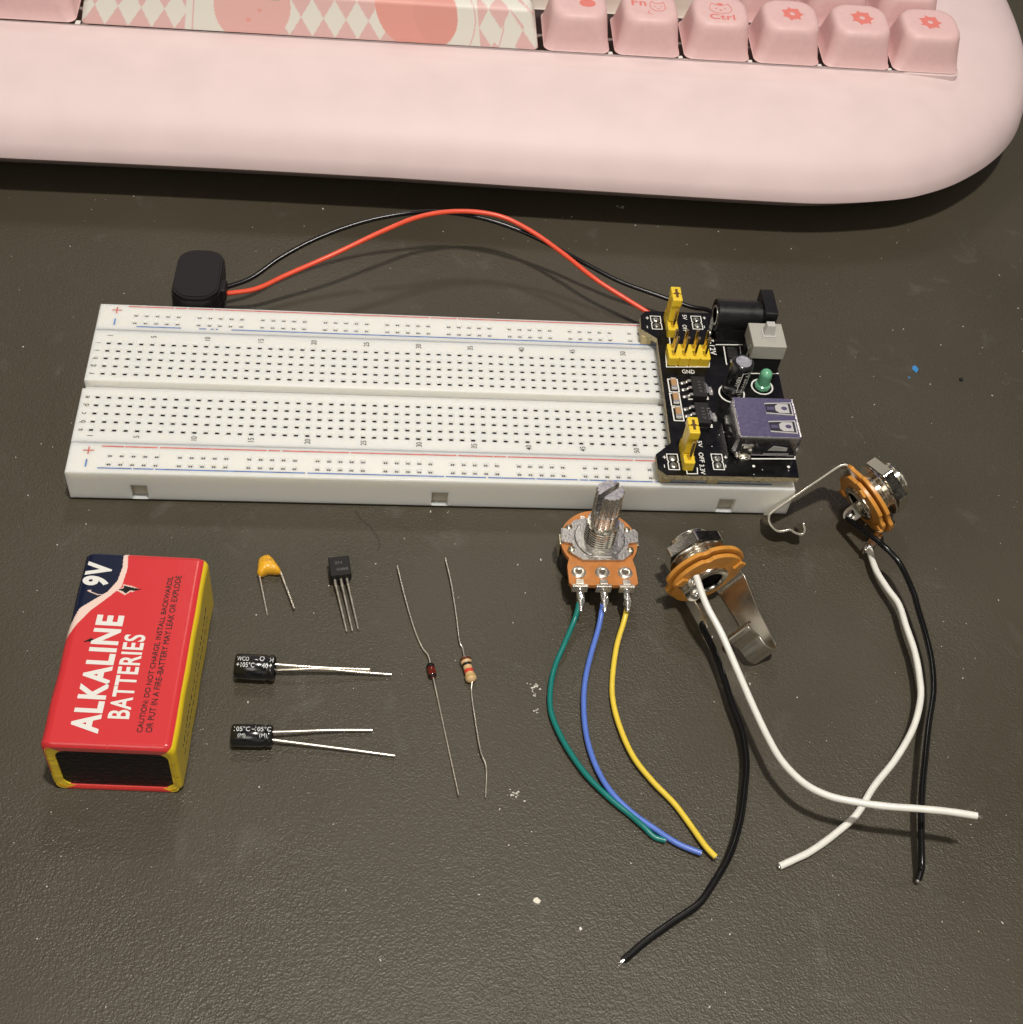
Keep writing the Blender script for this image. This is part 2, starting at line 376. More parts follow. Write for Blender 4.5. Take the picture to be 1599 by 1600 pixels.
    def ctrl(m):
        put_text(m, 'Ctrl', TR(-.36, -.46, .002), .72, .25, bold=.02)
        P = [(-.32, .0), (-.30, .15), (-.24, .3), (-.12, .22), (.1, .22), (.22, .3), (.3, .15), (.32, .0), (.22, -.13), (0, -.18), (-.22, -.13)]
        m.line(P, .018, 0, closed=True); m.prism(ring(14, .09, (0, .25), 1, .7), 0, .004)
        for p in ((-.13, .06), (.13, .06)): m.prism(ring(8, .026, p), 0, .004)
        m.prism([(-.05, .0), (0, -.07), (.05, .0)], 0, .004)
    legend(1, alt); legend(2, fn); legend(3, ctrl)
    # printed space bar: fine grid with the print as colour attribute
    xa, xb = px_x(127, yf), px_x(841, yf); W = xb - xa; dep = 1.83
    prof2 = [(0.0, .0), (.02, .05)] + [(.02+.36*u, .05+.86*u) for u in np.linspace(.04, 1, 34)] + [(.44, .965), (.52, .99), (.62, 1.0)] + [(.62+.8*u, 1.0) for u in np.linspace(.03, 1, 36)] + [(1.5, .97), (1.6, .85), (1.8, .05)]
    nx = 620; xs_ = np.linspace(0, W, nx); ln = np.concatenate([[0], np.cumsum([math.dist(prof2[i], prof2[i+1]) for i in range(len(prof2)-1)])])
    M = cap_frame(xa, yf); verts = []; cols = []
    PK = np.array((.71, .45, .43)); CRM = np.array((.74, .71, .64)); CORAL = np.array((.74, .33, .28)); ROSE = np.array((.74, .43, .40)); GRN = np.array((.22, .36, .24))
    for j, (py, pz) in enumerate(prof2):
        s_ = ln[j]
        for i, x in enumerate(xs_):
            e = min(x, W - x); r_ = .26; dz = 0
            ins = .22 * pz                                   # ends lean inwards
            xx = (x - W/2) * (1 - 2*ins/W) + W/2
            k_ = max(0, 1 - e/.16); yy = py + .10 * k_*k_ * (1 if py < .9 else -1); zz = pz - (.10*k_*k_ if pz > .5 else 0)
            verts.append(M @ Vector((xx, yy, zz)))
            c = CRM if ((math.floor(x/.62 + s_/1.0) + math.floor(x/.62 - s_/1.0)) % 2) else PK
            if 2.75 < x < 5.0: c = CRM
            if abs(x - 2.95) < .02 and s_ < 1.3: c = PK
            if 9.9 < x < 10.85: c = CRM
            if x > 11.2 and math.sin(x*5 + s_*4) > .3: c = CRM
            if ((x-4.55)/1.05)**2 + ((s_-.72)/1.0)**2 < 1: c = ROSE
            if ((x-4.45)/.5)**2 + ((s_-.35)/.4)**2 < .02 or ((x-4.75)/.5)**2 + ((s_-.6)/.4)**2 < .015: c = CORAL
            if ((x-9.05)/1.1)**2 + ((s_-1.0)/1.15)**2 < 1: c = CORAL
            if ((x-9.65)/.62)**2 + ((s_-.8)/.85)**2 < 1: c = CORAL * .95
            if abs((x-5.0) + (s_-1.2)*.55) < .12 and .88 < s_ < 2.2: c = GRN
            for lx, ls in ((10.55, .9), (11.35, 1.3)):
                if abs(x - lx - .22*math.sin(s_*2)) < .02: c = PK
            cols.append(c)
    ny = len(prof2); fc = [(j*nx+i, j*nx+i+1, (j+1)*nx+i+1, (j+1)*nx+i) for j in range(ny-1) for i in range(nx-1)]
    fc += [[j*nx for j in range(ny)], [j*nx+nx-1 for j in range(ny)][::-1]]
    mb = MB(); mb.v = verts; mb.f = [list(q_) for q_ in fc]; mb.m = [0]*len(fc)
    PR = mat('printed_keycap', (1, 1, 1), .5, attr='print', bump=.003, bscale=28)
    o = obj('space_bar', mb, PR, t, smooth=60)
    a = o.data.color_attributes.new('print', 'FLOAT_COLOR', 'POINT')
    a.data.foreach_set('color', np.concatenate([np.array(cols), np.ones((len(cols), 1))], 1).astype(np.float32).ravel())
keyboard()

# ------------------------------------------------------------------ breadboard
ZT = .967; BX1 = 16.474; BY0, BY1 = .094, 5.522; YC = 2.785; X0 = .381; P = .254
YS1, YS2 = .975, 4.60           # seams between the rails and the centre block
def hole_cell(mb, x, y, half, h0, sx, sy, depth, slit_mat, cz=.045):
    """a square funnel narrowing to a slit"""
    z = ZT; R4 = ((-1, -1), (1, -1), (1, 1), (-1, 1))
    def sq(rx, ry, zz): return [(x+a*rx, y+b*ry, zz) for a, b in R4]
    v = sq(half, half, z) + sq(h0, h0, z) + sq(h0*.88, h0*.88, z-.012) + sq(sx, sy, z-cz) + sq(sx, sy, z-depth)
    mb.add(v, [(a*4+i, a*4+(i+1) % 4, a*4+4+(i+1) % 4, a*4+4+i) for a in range(3) for i in range(4)], 0)
    mb.add(v, [(12+i, 12+(i+1) % 4, 16+(i+1) % 4, 16+i) for i in range(4)] + [(16, 17, 18, 19)], slit_mat)
def rounded_top(mb, x0, x1, y0, y1, sides, r=.05):
    """returns inner rectangle; adds the rounded edge on the named sides"""
    ix0 = x0 + (r if 'l' in sides else 0); ix1 = x1 - (r if 'r' in sides else 0); iy0 = y0 + (r if 'f' in sides else 0); iy1 = y1 - (r if 'k' in sides else 0)
    K = 4; rings = []
    for j in range(K+1):
        a = math.pi/2*j/K; d = r*(1-math.sin(a)); dz = r*(1-math.cos(a))
        X_0 = x0 + (d if 'l' in sides else 0); X_1 = x1 - (d if 'r' in sides else 0); Y_0 = y0 + (d if 'f' in sides else 0); Y_1 = y1 - (d if 'k' in sides else 0)
        rings.append([(X_0, Y_0, ZT-dz), (X_1, Y_0, ZT-dz), (X_1, Y_1, ZT-dz), (X_0, Y_1, ZT-dz)])
    v = [p for q_ in rings for p in q_]
    f = [((j+1)*4+i, (j+1)*4+(i+1) % 4, j*4+(i+1) % 4, j*4+i) for j in range(K) for i in range(4)]
    mb.add(v, f, 0); return ix0, ix1, iy0, iy1, ZT - r
def walls(mb, x0, x1, y0, y1, zt, notches=(), m=0, zb=.08):
    for (a, b_, y, flip) in ((x0, x1, y1, True),): mb.add([(a, y, zb), (b_, y, zb), (b_, y, zt), (a, y, zt)], [(3, 2, 1, 0)], m)
    mb.add([(x0, y0, zb), (x0, y1, zb), (x0, y1, zt), (x0, y0, zt)], [(3, 2, 1, 0)], m); mb.add([(x1, y0, zb), (x1, y1, zb), (x1, y1, zt), (x1, y0, zt)], [(0, 1, 2, 3)], m)
    xs = [x0]
    for a, b_ in notches:
        mb.add([(xs[-1], y0, zb), (a, y0, zb), (a, y0, zt), (xs[-1], y0, zt)], [(0, 1, 2, 3)], m)
        zn = .55; d = .14
        mb.add([(a, y0, zn), (b_, y0, zn), (b_, y0, zt), (a, y0, zt)], [(0, 1, 2, 3)], m)
        mb.add([(a, y0, zn), (b_, y0, zn), (b_, y0+d, zn), (a, y0+d, zn)], [(0, 1, 2, 3)], m)
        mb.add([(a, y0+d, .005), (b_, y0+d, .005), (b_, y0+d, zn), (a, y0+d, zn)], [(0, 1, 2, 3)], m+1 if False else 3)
        mb.add([(a, y0, zb), (a, y0+d, zb), (a, y0+d, zn), (a, y0, zn)], [(0, 1, 2, 3)], m); mb.add([(b_, y0, zb), (b_, y0+d, zb), (b_, y0+d, zn), (b_, y0, zn)], [(3, 2, 1, 0)], m)
        xs.append(b_)
    mb.add([(xs[-1], y0, zb), (x1, y0, zb), (x1, y0, zt), (xs[-1], y0, zt)], [(0, 1, 2, 3)], m)
    mb.add([(x0, y0, zb), (x1, y0, zb), (x1, y1, zb), (x0, y1, zb)], [(3, 2, 1, 0)], m)
def breadboard():
    t = thing('breadboard', (BX1/2, YC, 0), 'long white solderless breadboard with numbered holes and red and blue rail lines', 'breadboard')
    NOTCH = mat('notch_shade_plastic', (.42, .38, .30), .5)  # white plastic browned: the recess shade is put into its colour
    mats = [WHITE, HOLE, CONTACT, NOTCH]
    def rail(y0, y1, rows, sides, notches, rx0):
        mb = MB(); ix0, ix1, iy0, iy1, zt = rounded_top(mb, 0, BX1, y0, y1, sides)
        walls(mb, 0, BX1, y0, y1, zt, notches)
        ya, yb = rows[0]-.1, rows[1]+.1; hy = .1
        g = [rx0 + 6*P*k for k in range(10)]
        mb.quad(ix0, ix1, iy0, ya, ZT); mb.quad(ix0, ix1, yb, iy1, ZT); mb.quad(ix0, ix1, rows[0]+.1, rows[1]-.1, ZT)
        for r_ in rows:
            x = ix0
            for gx in g:
                mb.quad(x, gx-.1, r_-.1, r_+.1, ZT)
                for k in range(5):
                    hx = gx + k*P
                    hole_cell(mb, hx, r_, .1, .068, .036, .026, .10, 2); mb.box(hx-.012, hx+.012, r_-.026, r_+.026, ZT-.10, ZT-.05, 0)
                    nx_ = hx+.1; 
                    if k < 4: mb.quad(nx_, hx+P-.1, r_-.1, r_+.1, ZT)
                x = gx + 4*P + .1
            mb.quad(x, ix1, r_-.1, r_+.1, ZT)
        return obj('power_rail', mb, mats, t, smooth=25)
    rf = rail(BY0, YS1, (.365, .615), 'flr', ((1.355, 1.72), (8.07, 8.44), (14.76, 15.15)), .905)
    rb = rail(YS2+.012, BY1, (4.895, 5.155), 'klr', (), .895)
    # centre block: two halves and a groove
    gy0, gy1 = YC-.135, YC+.125
    def half(y0, y1, rows, side):
        mb = MB(); ix0, ix1, iy0, iy1, zt = rounded_top(mb, 0, BX1, y0, y1, 'lr'+side, .035)
        walls(mb, 0, BX1, y0, y1, zt)
        h_ = P/2; xa, xb = X0-h_, X0+62*P+h_
        mb.quad(ix0, ix1, iy0, rows[0]-h_, ZT); mb.quad(ix0, ix1, rows[-1]+h_, iy1, ZT); mb.quad(ix0, xa, rows[0]-h_, rows[-1]+h_, ZT); mb.quad(xb, ix1, rows[0]-h_, rows[-1]+h_, ZT)
        for c in range(63):
            for y in rows: hole_cell(mb, X0+c*P, y, h_, .072, .043, .026, .22, 1, .04)
        return obj('terminal_block', mb, mats, t, smooth=25)
    YH = YC - .012
    ra = [YH - .381 - P*k for k in range(4, -1, -1)]; rb_ = [YH + .381 + P*k for k in range(5)]
    t1 = half(YS1+.012, gy0, ra, 'k'); t2 = half(gy1, YS2, rb_, 'f')
    g = MB(); g.box(.02, BX1-.02, gy0-.01, gy1+.01, .08, ZT-.24); obj('centre_groove', g, WHITE2, t)
    g = MB(); g.box(.03, BX1-.03, YS1-.02, YS1+.03, .1, ZT-.002); g.box(.03, BX1-.03, YS2-.02, YS2+.03, .1, ZT-.002); obj('seam_filler', g, WHITE2, t)
    g = MB(); g.box(.05, BX1-.05, BY0+.16, BY1-.05, .0, .08); obj('foam_pad', g, TAPE, t)
    # printing
    z = ZT + .003
    def strokes(parent, y, x_start, material, name, gaps, wd=.034):
        m = MB(); x = x_start
        for a, b_ in gaps + [(BX1-.55, None)]:
            y_ = y
            m.quad(x, a, y_-wd/2, y_+wd/2, z); x = b_
            if b_ is None: break
        obj(name, m, material, parent, smooth=0)
    r_ = random.Random(3)
    def gaps(a, b_, n):
        q_ = sorted(r_.uniform(a, b_) for _ in range(n)); return [(x, x + r_.uniform(.015, .05)) for x in q_]
    strokes(rf, .862, .70, REDI, 'red_line', gaps(1, 15, 9)); strokes(rf, .222, .69, BLUI, 'blue_line', gaps(1, 15, 9))
    strokes(rb, 5.432, .69, REDI, 'red_line', gaps(1, 9, 5)); strokes(rb, 4.737, .965, BLUI, 'blue_line', [(2.02, 2.45), (2.62, 2.72), (2.8, 2.84), (2.9, 3.22)])
    for par, yp, ym in ((rf, .73, .36), (rb, 5.29, 4.88)):
        m = MB(); m.quad(.43-.12, .43+.12, yp-.015, yp+.015, z); m.quad(.43-.015, .43+.015, yp-.11, yp-.015, z); m.quad(.43-.015, .43+.015, yp+.015, yp+.11, z); obj('plus_sign', m, REDI, par, smooth=0)
        m = MB(); m.quad(.43-.018, .43+.018, ym-.11, ym+.11, z); obj('minus_sign', m, BLUI, par, smooth=0)
    def label_(txt, x, y, par, hgt=.13, name='number'):
        m = MB(); V, F, asp = text_mesh(txt, .004); Wt = hgt*asp*.86
        put_text(m, txt, TR(x + hgt/2, y - Wt/2, z, 90), Wt, hgt, bold=.004); obj(name, m, BLKI, par, smooth=0)
    for c in [1] + list(range(5, 61, 5)):
        label_(str(c), X0 + (c-1)*P + .015, 1.17, t1); label_(str(c), X0 + (c-1)*P + .015, 4.40, t2)
    for k, ch in enumerate('abcde'): label_(ch, .165, ra[k] - .035, t1, .095 if ch in 'ace' else .14, 'letter')
    for k, ch in enumerate('fghij'): label_(ch, .15, rb_[k] - .035, t2, .13, 'letter')
breadboard()

# ------------------------------------------------------------------ power supply module
ZP = 1.38
def c5(x, y, z=ZP): return at(980 + x/4.445, 430 + y/4.445, z)
def module():
    t = thing('power_supply_module', (15, 2.8, ZT), 'black power supply circuit board plugged onto the right end of the breadboard', 'circuit board')
    poly = [(13.345, .075), (16.44, .10), (16.53, 2.0), (16.56, 3.4), (16.55, 5.55), (13.48, 5.53), (13.32, 5.34), (13.29, 4.86), (13.655, 4.54), (13.565, 1.065), (13.17, .70), (13.165, .26)]
    mb = MB(); mb.prism(poly, ZP-.15, ZP, 0, ms=1); pcb = obj('circuit_board', mb, [PCB, FR4], t, smooth=0)
    for x, y in ((13.46, 5.0), (14.45, 5.0), (13.40, .47), (14.50, .47)):
        hd = MB(); hd.box(x-.13, x+.13, y-.26, y+.26, ZT+.004, ZP-.151); obj('mating_header', hd, mat('aged_header', (.50, .40, .20), .5), t, bevel=.015)
    
    z = ZP + .003
    s = MB()
    def pl(pts, wd=.028, closed=False): s.line([c5(*p).to_2d() for p in pts], wd, z, closed=closed)
    pads = [(203, 330), (485, 330), (320, 1297), (630, 1297)]
    for x, y in pads:
        c = c5(x, y); a, b_ = .125, .235
        P_ = [(c.x-a, c.y-b_), (c.x+a, c.y-b_), (c.x+a, c.y-.04), (c.x+a-.025, c.y), (c.x+a, c.y+.04), (c.x+a, c.y+b_), (c.x-a, c.y+b_), (c.x-a, c.y+.04), (c.x-a+.025, c.y), (c.x-a, c.y-.04)]
        s.line(P_, .022, z, closed=True)
        j = MB(); j.ball((c.x, c.y+.10, ZP), .095, 0, (1, 1, .45)); j.ball((c.x, c.y-.11, ZP), .095, 0, (1, 1, .45)); j.tube([(c.x, c.y+.10, ZP), (c.x, c.y+.10, ZP+.06)], .03, 8); j.tube([(c.x, c.y-.11, ZP), (c.x, c.y-.11, ZP+.06)], .03, 8)
        obj('solder_joint', j, mat('grey_flux_solder', (.36, .36, .33), .28, .9, var=.5, vscale=12, bump=.02, bscale=14), t)
    for (x, y), dx in zip(pads, (-62, 52, -60, 55)):
        p = c5(x+dx, y-32); s.line([(p.x-.03, p.y), (p.x+.03, p.y)], .02, z+.001); s.line([(p.x, p.y-.035), (p.x, p.y+.035)], .02, z+.002)
        p = c5(x+dx, y+30); s.line([(p.x, p.y-.035), (p.x, p.y+.035)], .018, z)
    # headers outline
    pl([(275, 262), (300, 480)]); pl([(268, 530), (275, 638), (570, 638), (572, 600)], .024); pl([(412, 1340), (418, 1380), (490, 1380), (488, 1340)], .024)
    for a in ((345, 638), (418, 638), (495, 638)): p = c5(*a); s.prism([(p.x-.03, p.y), (p.x+.03, p.y), (p.x, p.y+.04)], z, z+.006)
    pl([(655, 355), (830, 355)], .015); pl([(620, 483), (800, 484)]); pl([(672, 498), (692, 620)]); pl([(785, 498), (800, 620)])
    pl([(820, 683), (1050, 683)], .03); pl([(430, 862), (562, 862), (560, 848)], .035); pl([(500, 1056), (590, 1056), (588, 1040)], .035); pl([(800, 1276), (1166, 1276), (1166, 1240)], .03)
    for (x, y) in ((880, 1328), (1122, 1333)): p = c5(x, y); s.prism(ring(14, .035, (p.x, p.y)), z, z+.01)
    for (x, y) in ((882, 1385), (1122, 1358), (940, 1352), (640, 1110), (672, 1090), (700, 1020), (712, 1100), (590, 1190)):
        p = c5(x, y); s.prism(ring(8, .012, (p.x, p.y)), z, z+.004)
    for x in (320, 332, 344): pass
    for i, (x, y) in enumerate(((322, 767), (336, 866), (354, 966))):
        c = c5(x, y); s.line([(c.x-.115, c.y-.21), (c.x+.115, c.y-.21), (c.x+.115, c.y+.21), (c.x-.115, c.y+.21)], .03, z + i*.001, closed=True)
    c = c5(722, 825); s.line(ring(40, .305, (c.x+.02, c.y+.02)), .035, z, closed=True)
    c = c5(938, 775); s.line(ring(40, .255, (c.x, c.y)), .035, z, closed=True)
    def txt(word, x, y, hgt, rot, Wd=None, bold=.02):
        c = c5(x, y); put_text(s, word, TR(c.x, c.y, z+.002, rot), Wd, hgt, bold=bold*.5)
    txt('GND', 385, 682, .13, 0, .31, .01); txt('7-12V', 560, 440, .15, -90, .58, .03)
    txt('5V', 383, 275, .11, -90, .18); txt('OFF', 383, 345, .11, -90, .24)
    txt('5V', 488, 1150, .10, -90, .20); txt('OFF', 495, 1232, .11, -90, .30); txt('3.3V', 502, 1315, .11, -90, .30)
    obj('silkscreen', s, SILK, pcb, smooth=0)
    # header with four by two pins
    gx0, gy0 = 13.80, 3.60
    hb = MB()
    for i in range(4):
        a = gx0 + i*.257; P_ = [(a+.03, gy0), (a+.227, gy0), (a+.257, gy0+.04), (a+.257, gy0+.47), (a+.227, gy0+.51), (a+.03, gy0+.51), (a, gy0+.47), (a, gy0+.04)]
        hb.prism([(x - i*1e-4, y) for x, y in P_], ZP+.002, ZP+.25)
    h = obj('pin_header', hb, YELLOWP, t, bevel=.012, label='yellow four by two pin header with bare gold pins')
    GOLD = mat('gold_pin', (.62, .47, .22), .22, 1)
    for i in range(4):
        for j in range(2):
            x = gx0 + .128 + i*.257; y = gy0 + .13 + j*.25; m = MB(); m.prism([(x-.032, y-.032), (x+.032, y-.032), (x+.032, y+.032), (x-.032, y+.032)], ZP+.2, ZP+.84); obj('pin', m, GOLD, h, bevel=.012)
    # three pin headers with yellow jumpers
    def three(x, y1, lab, jy):
        m = MB()
        for k in range(3):
            a = y1 - .257*k
            P_ = [(x-.125, a-.225), (x-.10, a-.257), (x+.10, a-.257), (x+.125, a-.225), (x+.125, a-.032), (x+.10, a), (x-.10, a), (x-.125, a-.032)]
            m.prism(P_, ZP+.002, ZP+.25 + k*1e-4)
        h = obj('pin_header', m, YELLOWP, t, bevel=.012)
        for k in range(3):
            a = y1 - .128 - .257*k; p = MB(); p.box(x-.032, x+.032, a-.032, a+.032, ZP+.2, ZP+.84); obj('pin', p, GOLD, h, bevel=.012)
        j = MB(); zt = ZP + 1.03; zb = ZP + .27; ya, yb = jy - .25, jy + .25
        # tall cap: side walls, waist and open top slot
        j.box(x-.115, x+.115, ya+.03, yb-.03, zb, zt-.25)
        for yy in (ya+.0, yb-.235):
            j.box(x-.125, x+.125, yy, yy+.235, zt-.25, zt-.02)
        o = obj('jumper_cap', j, YELLOWP, h, bevel=.03, seg=3, label=lab)
        k_ = MB(); k_.box(x-.03, x+.03, ya+.10, yb-.10, zt-.02, zt-.012); k_.box(x-.06, x+.06, jy-.02, jy+.02, zt-.0195, zt-.011); obj('slot', k_, mat('brown_recess', (.10, .045, .01), .7), o, smooth=0)
    three(14.03, 5.36, 'yellow jumper cap beside the barrel jack', 5.10)
    three(13.86, 1.00, 'yellow jumper cap near the front edge', .72)
    # small surface mounted parts
    TAN = mat('tan_ceramic', (.42, .24, .11), .5); CHIP = mat('chip_body', (.018, .017, .017), .55, spec=.3, bump=.002, bscale=40); TIN = mat('tinned_end', (.72, .71, .66), .28, .9)
    for x, y in ((322, 767), (336, 866), (354, 966)):
        c = c5(x, y); b_ = MB(); b_.box(c.x-.065, c.x+.065, c.y-.07, c.y+.15, ZP+.012, ZP+.10); o = obj('chip_capacitor', b_, TAN, t, bevel=.01)
        b_ = MB(); b_.box(c.x-.07, c.x+.07, c.y-.165, c.y-.065, ZP+.0118, ZP+.09); obj('end_cap', b_, TIN, o, bevel=.012)
        b_ = MB(); b_.box(c.x-.07, c.x+.07, c.y+.145, c.y+.18, ZP+.0118, ZP+.105); obj('end_cap', b_, TIN, o, bevel=.012)
    for k, (x, y) in enumerate(((500, 782), (525, 965))):
        c = c5(x, y, ZP+.12); b_ = MB(); w_, d_ = .165, .33
        P_ = [(c.x-w_, c.y-d_), (c.x+w_, c.y-d_), (c.x+w_, c.y+d_), (c.x-w_, c.y+d_)]; b_.prism(P_, ZP+.015, ZP+.17)
        o = obj('regulator_chip', b_, CHIP, t, bevel=.025)
        for q_ in (-1, 0, 1):
            l = MB(); yy = c.y + q_*.225 + .02
            l.ribbon([(c.x-w_+.01, yy, ZP+.10), (c.x-w_-.06, yy, ZP+.10), (c.x-w_-.12, yy, ZP+.02), (c.x-w_-.19, yy, ZP+.02)], (0, 1, 0), .075, .025)
            l.ball((c.x-w_-.19, yy, ZP+.005), .055, 0, (1.2, .9, .6)); l.ball((c.x-w_-.09, yy, ZP+.05), .045, 0, (1, .9, .8)); obj('lead', l, TIN, o, smooth=50)
        l = MB(); yy = c.y; l.ribbon([(c.x+w_-.01, yy, ZP+.10), (c.x+w_+.05, yy, ZP+.10), (c.x+w_+.10, yy, ZP+.02), (c.x+w_+.17, yy, ZP+.02)], (0, 1, 0), .27, .025); l.ball((c.x+w_+.17, yy, ZP+.0), .06, 0, (.7, 2.2, .7)); obj('tab', l, TIN, o, smooth=50)
        l = MB(); put_text(l, ('AMS', 'LLI')[k], TR(c.x+.11, c.y+.16, ZP+.172, -90), .36, .08, bold=.0); put_text(l, '1117', TR(c.x-.03, c.y+.16, ZP+.172, -90), .36, .08); obj('lettering', l, mat('laser_grey', (.12, .115, .11), .6), o, smooth=0)
    c = c5(735, 540, ZP+.1); b_ = MB(); b_.box(c.x-.12, c.x+.12, c.y-.17, c.y+.17, ZP+.01, ZP+.12); o = obj('diode_chip', b_, CHIP, t, bevel=.02)
    b_ = MB(); b_.box(c.x-.09, c.x+.09, c.y-.27, c.y-.165, ZP+.008, ZP+.05); obj('end_cap', b_, TIN, o, bevel=.012); b_ = MB(); b_.box(c.x-.09, c.x+.09, c.y+.165, c.y+.25, ZP+.008, ZP+.05); obj('end_cap', b_, TIN, o, bevel=.012)
    # electrolytic can
    c = c5(722, 815); cx, cy = c.x + .03, c.y + .03
    b_ = MB(Matrix.Translation((cx, cy, ZP)) @ Matrix.Rotation(math.radians(3), 4, 'Y')); R = .262
    b_.lathe([(R-.03, .0), (R, .03), (R, .10), (R-.025, .13), (R-.025, .15), (R, .18), (R, .98), (R-.01, 1.01), (R-.05, 1.03), (R-.07, 1.02)], 40)
    can = obj('electrolytic_capacitor', b_, mat('black_sleeve', (.012, .012, .014), .22, coat=.3), t, smooth=50)
    b_ = MB(Matrix.Translation((cx, cy, ZP)) @ Matrix.Rotation(math.radians(3), 4, 'Y')); b_.lathe([(1e-4, 1.022), (R-.075, 1.022)], 32); b_.box(-.12, .12, -.006, .006, 1.0225, 1.024); obj('can_top', b_, mat('lilac_aluminium', (.62, .61, .68), .4, .15), can)
    for word, ang, hgt, z0, ln_ in (('VENT', -112, .075, .42, .34), ('Tengx', -78, .11, .26, .58), ('11', -78, .1, .06, .12)):
        # x axis of the text climbs downwards along the can
        X_ = Matrix.Translation((cx, cy, ZP)) @ Matrix.Rotation(math.radians(3), 4, 'Y') @ Matrix.Rotation(math.radians(ang), 4, 'Z') @ Matrix(((0, 0, 1, 0), (0, 1, 0, 0), (-1, 0, 0, 0), (0, 0, 0, 1)))
        b_ = MB(); put_text(b_, word, X_ @ Matrix.Translation((-(z0+ln_), 0, 0)), ln_, hgt, bold=.015, wrap=R+.004); obj('lettering', b_, SILK, can, smooth=0)
    X_ = Matrix.Translation((cx, cy, ZP)) @ Matrix.Rotation(math.radians(3), 4, 'Y')
    b_ = MB(X_)
    for a0, a1, z0, z1 in ((-94, -90, .24, .88), (-50, -46, .24, .88), (-94, -46, .24, .255), (-94, -46, .865, .88)):
        kk = 8; v_ = []; f_ = []
        for i in range(kk+1):
            a = math.radians(a0 + (a1-a0)*i/kk); v_ += [((R+.003)*math.cos(a), (R+.003)*math.sin(a), z0), ((R+.003)*math.cos(a), (R+.003)*math.sin(a), z1)]
        b_.add(v_, [(2*i, 2*i+2, 2*i+3, 2*i+1) for i in range(kk)])
    obj('printed_frame', b_, SILK, can, smooth=0)
    # LED
    c = c5(938, 775); G = mat('green_epoxy', (.22, .62, .38), .2, trans=.35, sss=.3, coat=.3)
    b_ = MB(Matrix.Translation((c.x, c.y, ZP))); r = .15
    b_.lathe([(r+.04, .02), (r+.045, .06), (r+.035, .12), (r, .14), (r, .42)] + [(r*math.cos(a), .42 + r*math.sin(a)) for a in np.linspace(.15, 1.5, 8)] + [(1e-3, .57)], 32)
    led = obj('indicator_light', b_, G, t, smooth=50, label='green domed indicator light')
    b_ = MB(Matrix.Translation((c.x, c.y, ZP))); b_.box(-.05, -.01, -.03, .03, .02, .34); b_.box(.02, .06, -.03, .03, .02, .28); b_.lathe([(.09, .335), (.1, .35), (.09, .365)], 20, caps=False); obj('lead_frame', b_, TIN, led)
    # push switch
    b_ = MB(); b_.box(15.74, 16.50, 3.44, 4.20, ZP+.004, ZP+.50); sw = obj('push_switch', b_, BLACKM, t, bevel=.02, label='grey square push switch')
    GREY = mat('grey_plastic', (.40, .385, .34), .5, bump=.0015, bscale=30)
    b_ = MB(); b_.box(15.70, 16.53, 3.42, 4.24, ZP+.50, ZP+.93); obj('switch_cover', b_, GREY, sw, bevel=.03, seg=3)
    b_ = MB(); b_.box(15.95, 16.32, 3.68, 4.0, ZP+.93, ZP+.945); b_.box(15.97, 16.30, 3.70, 3.98, ZP+.94, ZP+.98); b_.add([(16.0, 3.75, ZP+.98), (16.27, 3.75, ZP+.98), (16.27, 3.97, ZP+.98), (16.0, 3.97, ZP+.98), (16.03, 3.79, ZP+1.25), (16.23, 3.79, ZP+1.25), (16.23, 3.95, ZP+1.25), (16.03, 3.95, ZP+1.25)], [(0, 1, 5, 4), (1, 2, 6, 5), (2, 3, 7, 6), (3, 0, 4, 7), (4, 5, 6, 7)])
    obj('button', b_, mat('pale_grey_plastic', (.50, .49, .46), .4, sss=.2), sw, bevel=.015)
    b_ = MB(); b_.ribbon([(15.69, 3.62, ZP+.75), (15.675, 3.60, ZP+.5), (15.66, 3.58, ZP+.1)], (0, 1, 0), .05, .02); obj('metal_clip', b_, TIN, sw)
    # barrel jack
    X_ = Matrix.Translation((15.05, 4.86, ZP+.56)) @ Matrix.Rotation(math.pi/2, 4, 'Y')
    b_ = MB(); r = .41
    b_.lathe([(.30, .0), (r-.02, .0), (r, .02), (r, .14), (r-.008, .145), (r-.008, 1.12)], 48, 0, X_); b_.lathe([(.30, .0), (.28, .08), (.001, .09)], 48, 0, X_)
    b_.box(15.12, 16.15, 4.46, 5.26, ZP+.004, ZP+.42)
    jk = obj('barrel_jack', b_, BLACKP, t, smooth=40)
    b_ = MB(); b_.prism(rrect(-.46, .46, -.54, .54, .05, 3), 0, .30, 0, Matrix.Translation((16.15, 4.86, ZP+.55)) @ Matrix(((0, 0, 1, 0), (1, 0, 0, 0), (0, 1, 0, 0), (0, 0, 0, 1)))); obj('jack_flange', b_, BLACKP, jk, bevel=.03)
    b_ = MB(); b_.lathe([(.20, -.012), (.26, -.014), (.26, -.002), (.20, -.002), (.20, -.012)], 32, 0, X_); b_.box(15.0, 15.04, 4.76, 4.94, ZP+.0, ZP+.36); b_.ball((15.02, 4.80, ZP+.02), .09, 0, (.8, 1, .8)); obj('rear_terminal', b_, TIN, jk, smooth=50)
    # USB socket, opening to the right
    x0, x1, y0, y1, z0, z1 = 15.0, 16.40, .69, 1.93, ZP+.06, ZP+.70
    UM = mat('usb_shell', (.66, .64, .68), .20, 1, var=.06, vscale=8, bump=.0004, bscale=30, rvar=.05)
    b_ = MB(); th = .03
    b_.box(x0, x1, y0, y1, z1-th, z1); b_.box(x0, x1, y0, y1, z0, z0+th); b_.box(x0, x1, y0, y0+th, z0+th, z1-th); b_.box(x0, x1, y1-th, y1, z0+th, z1-th)
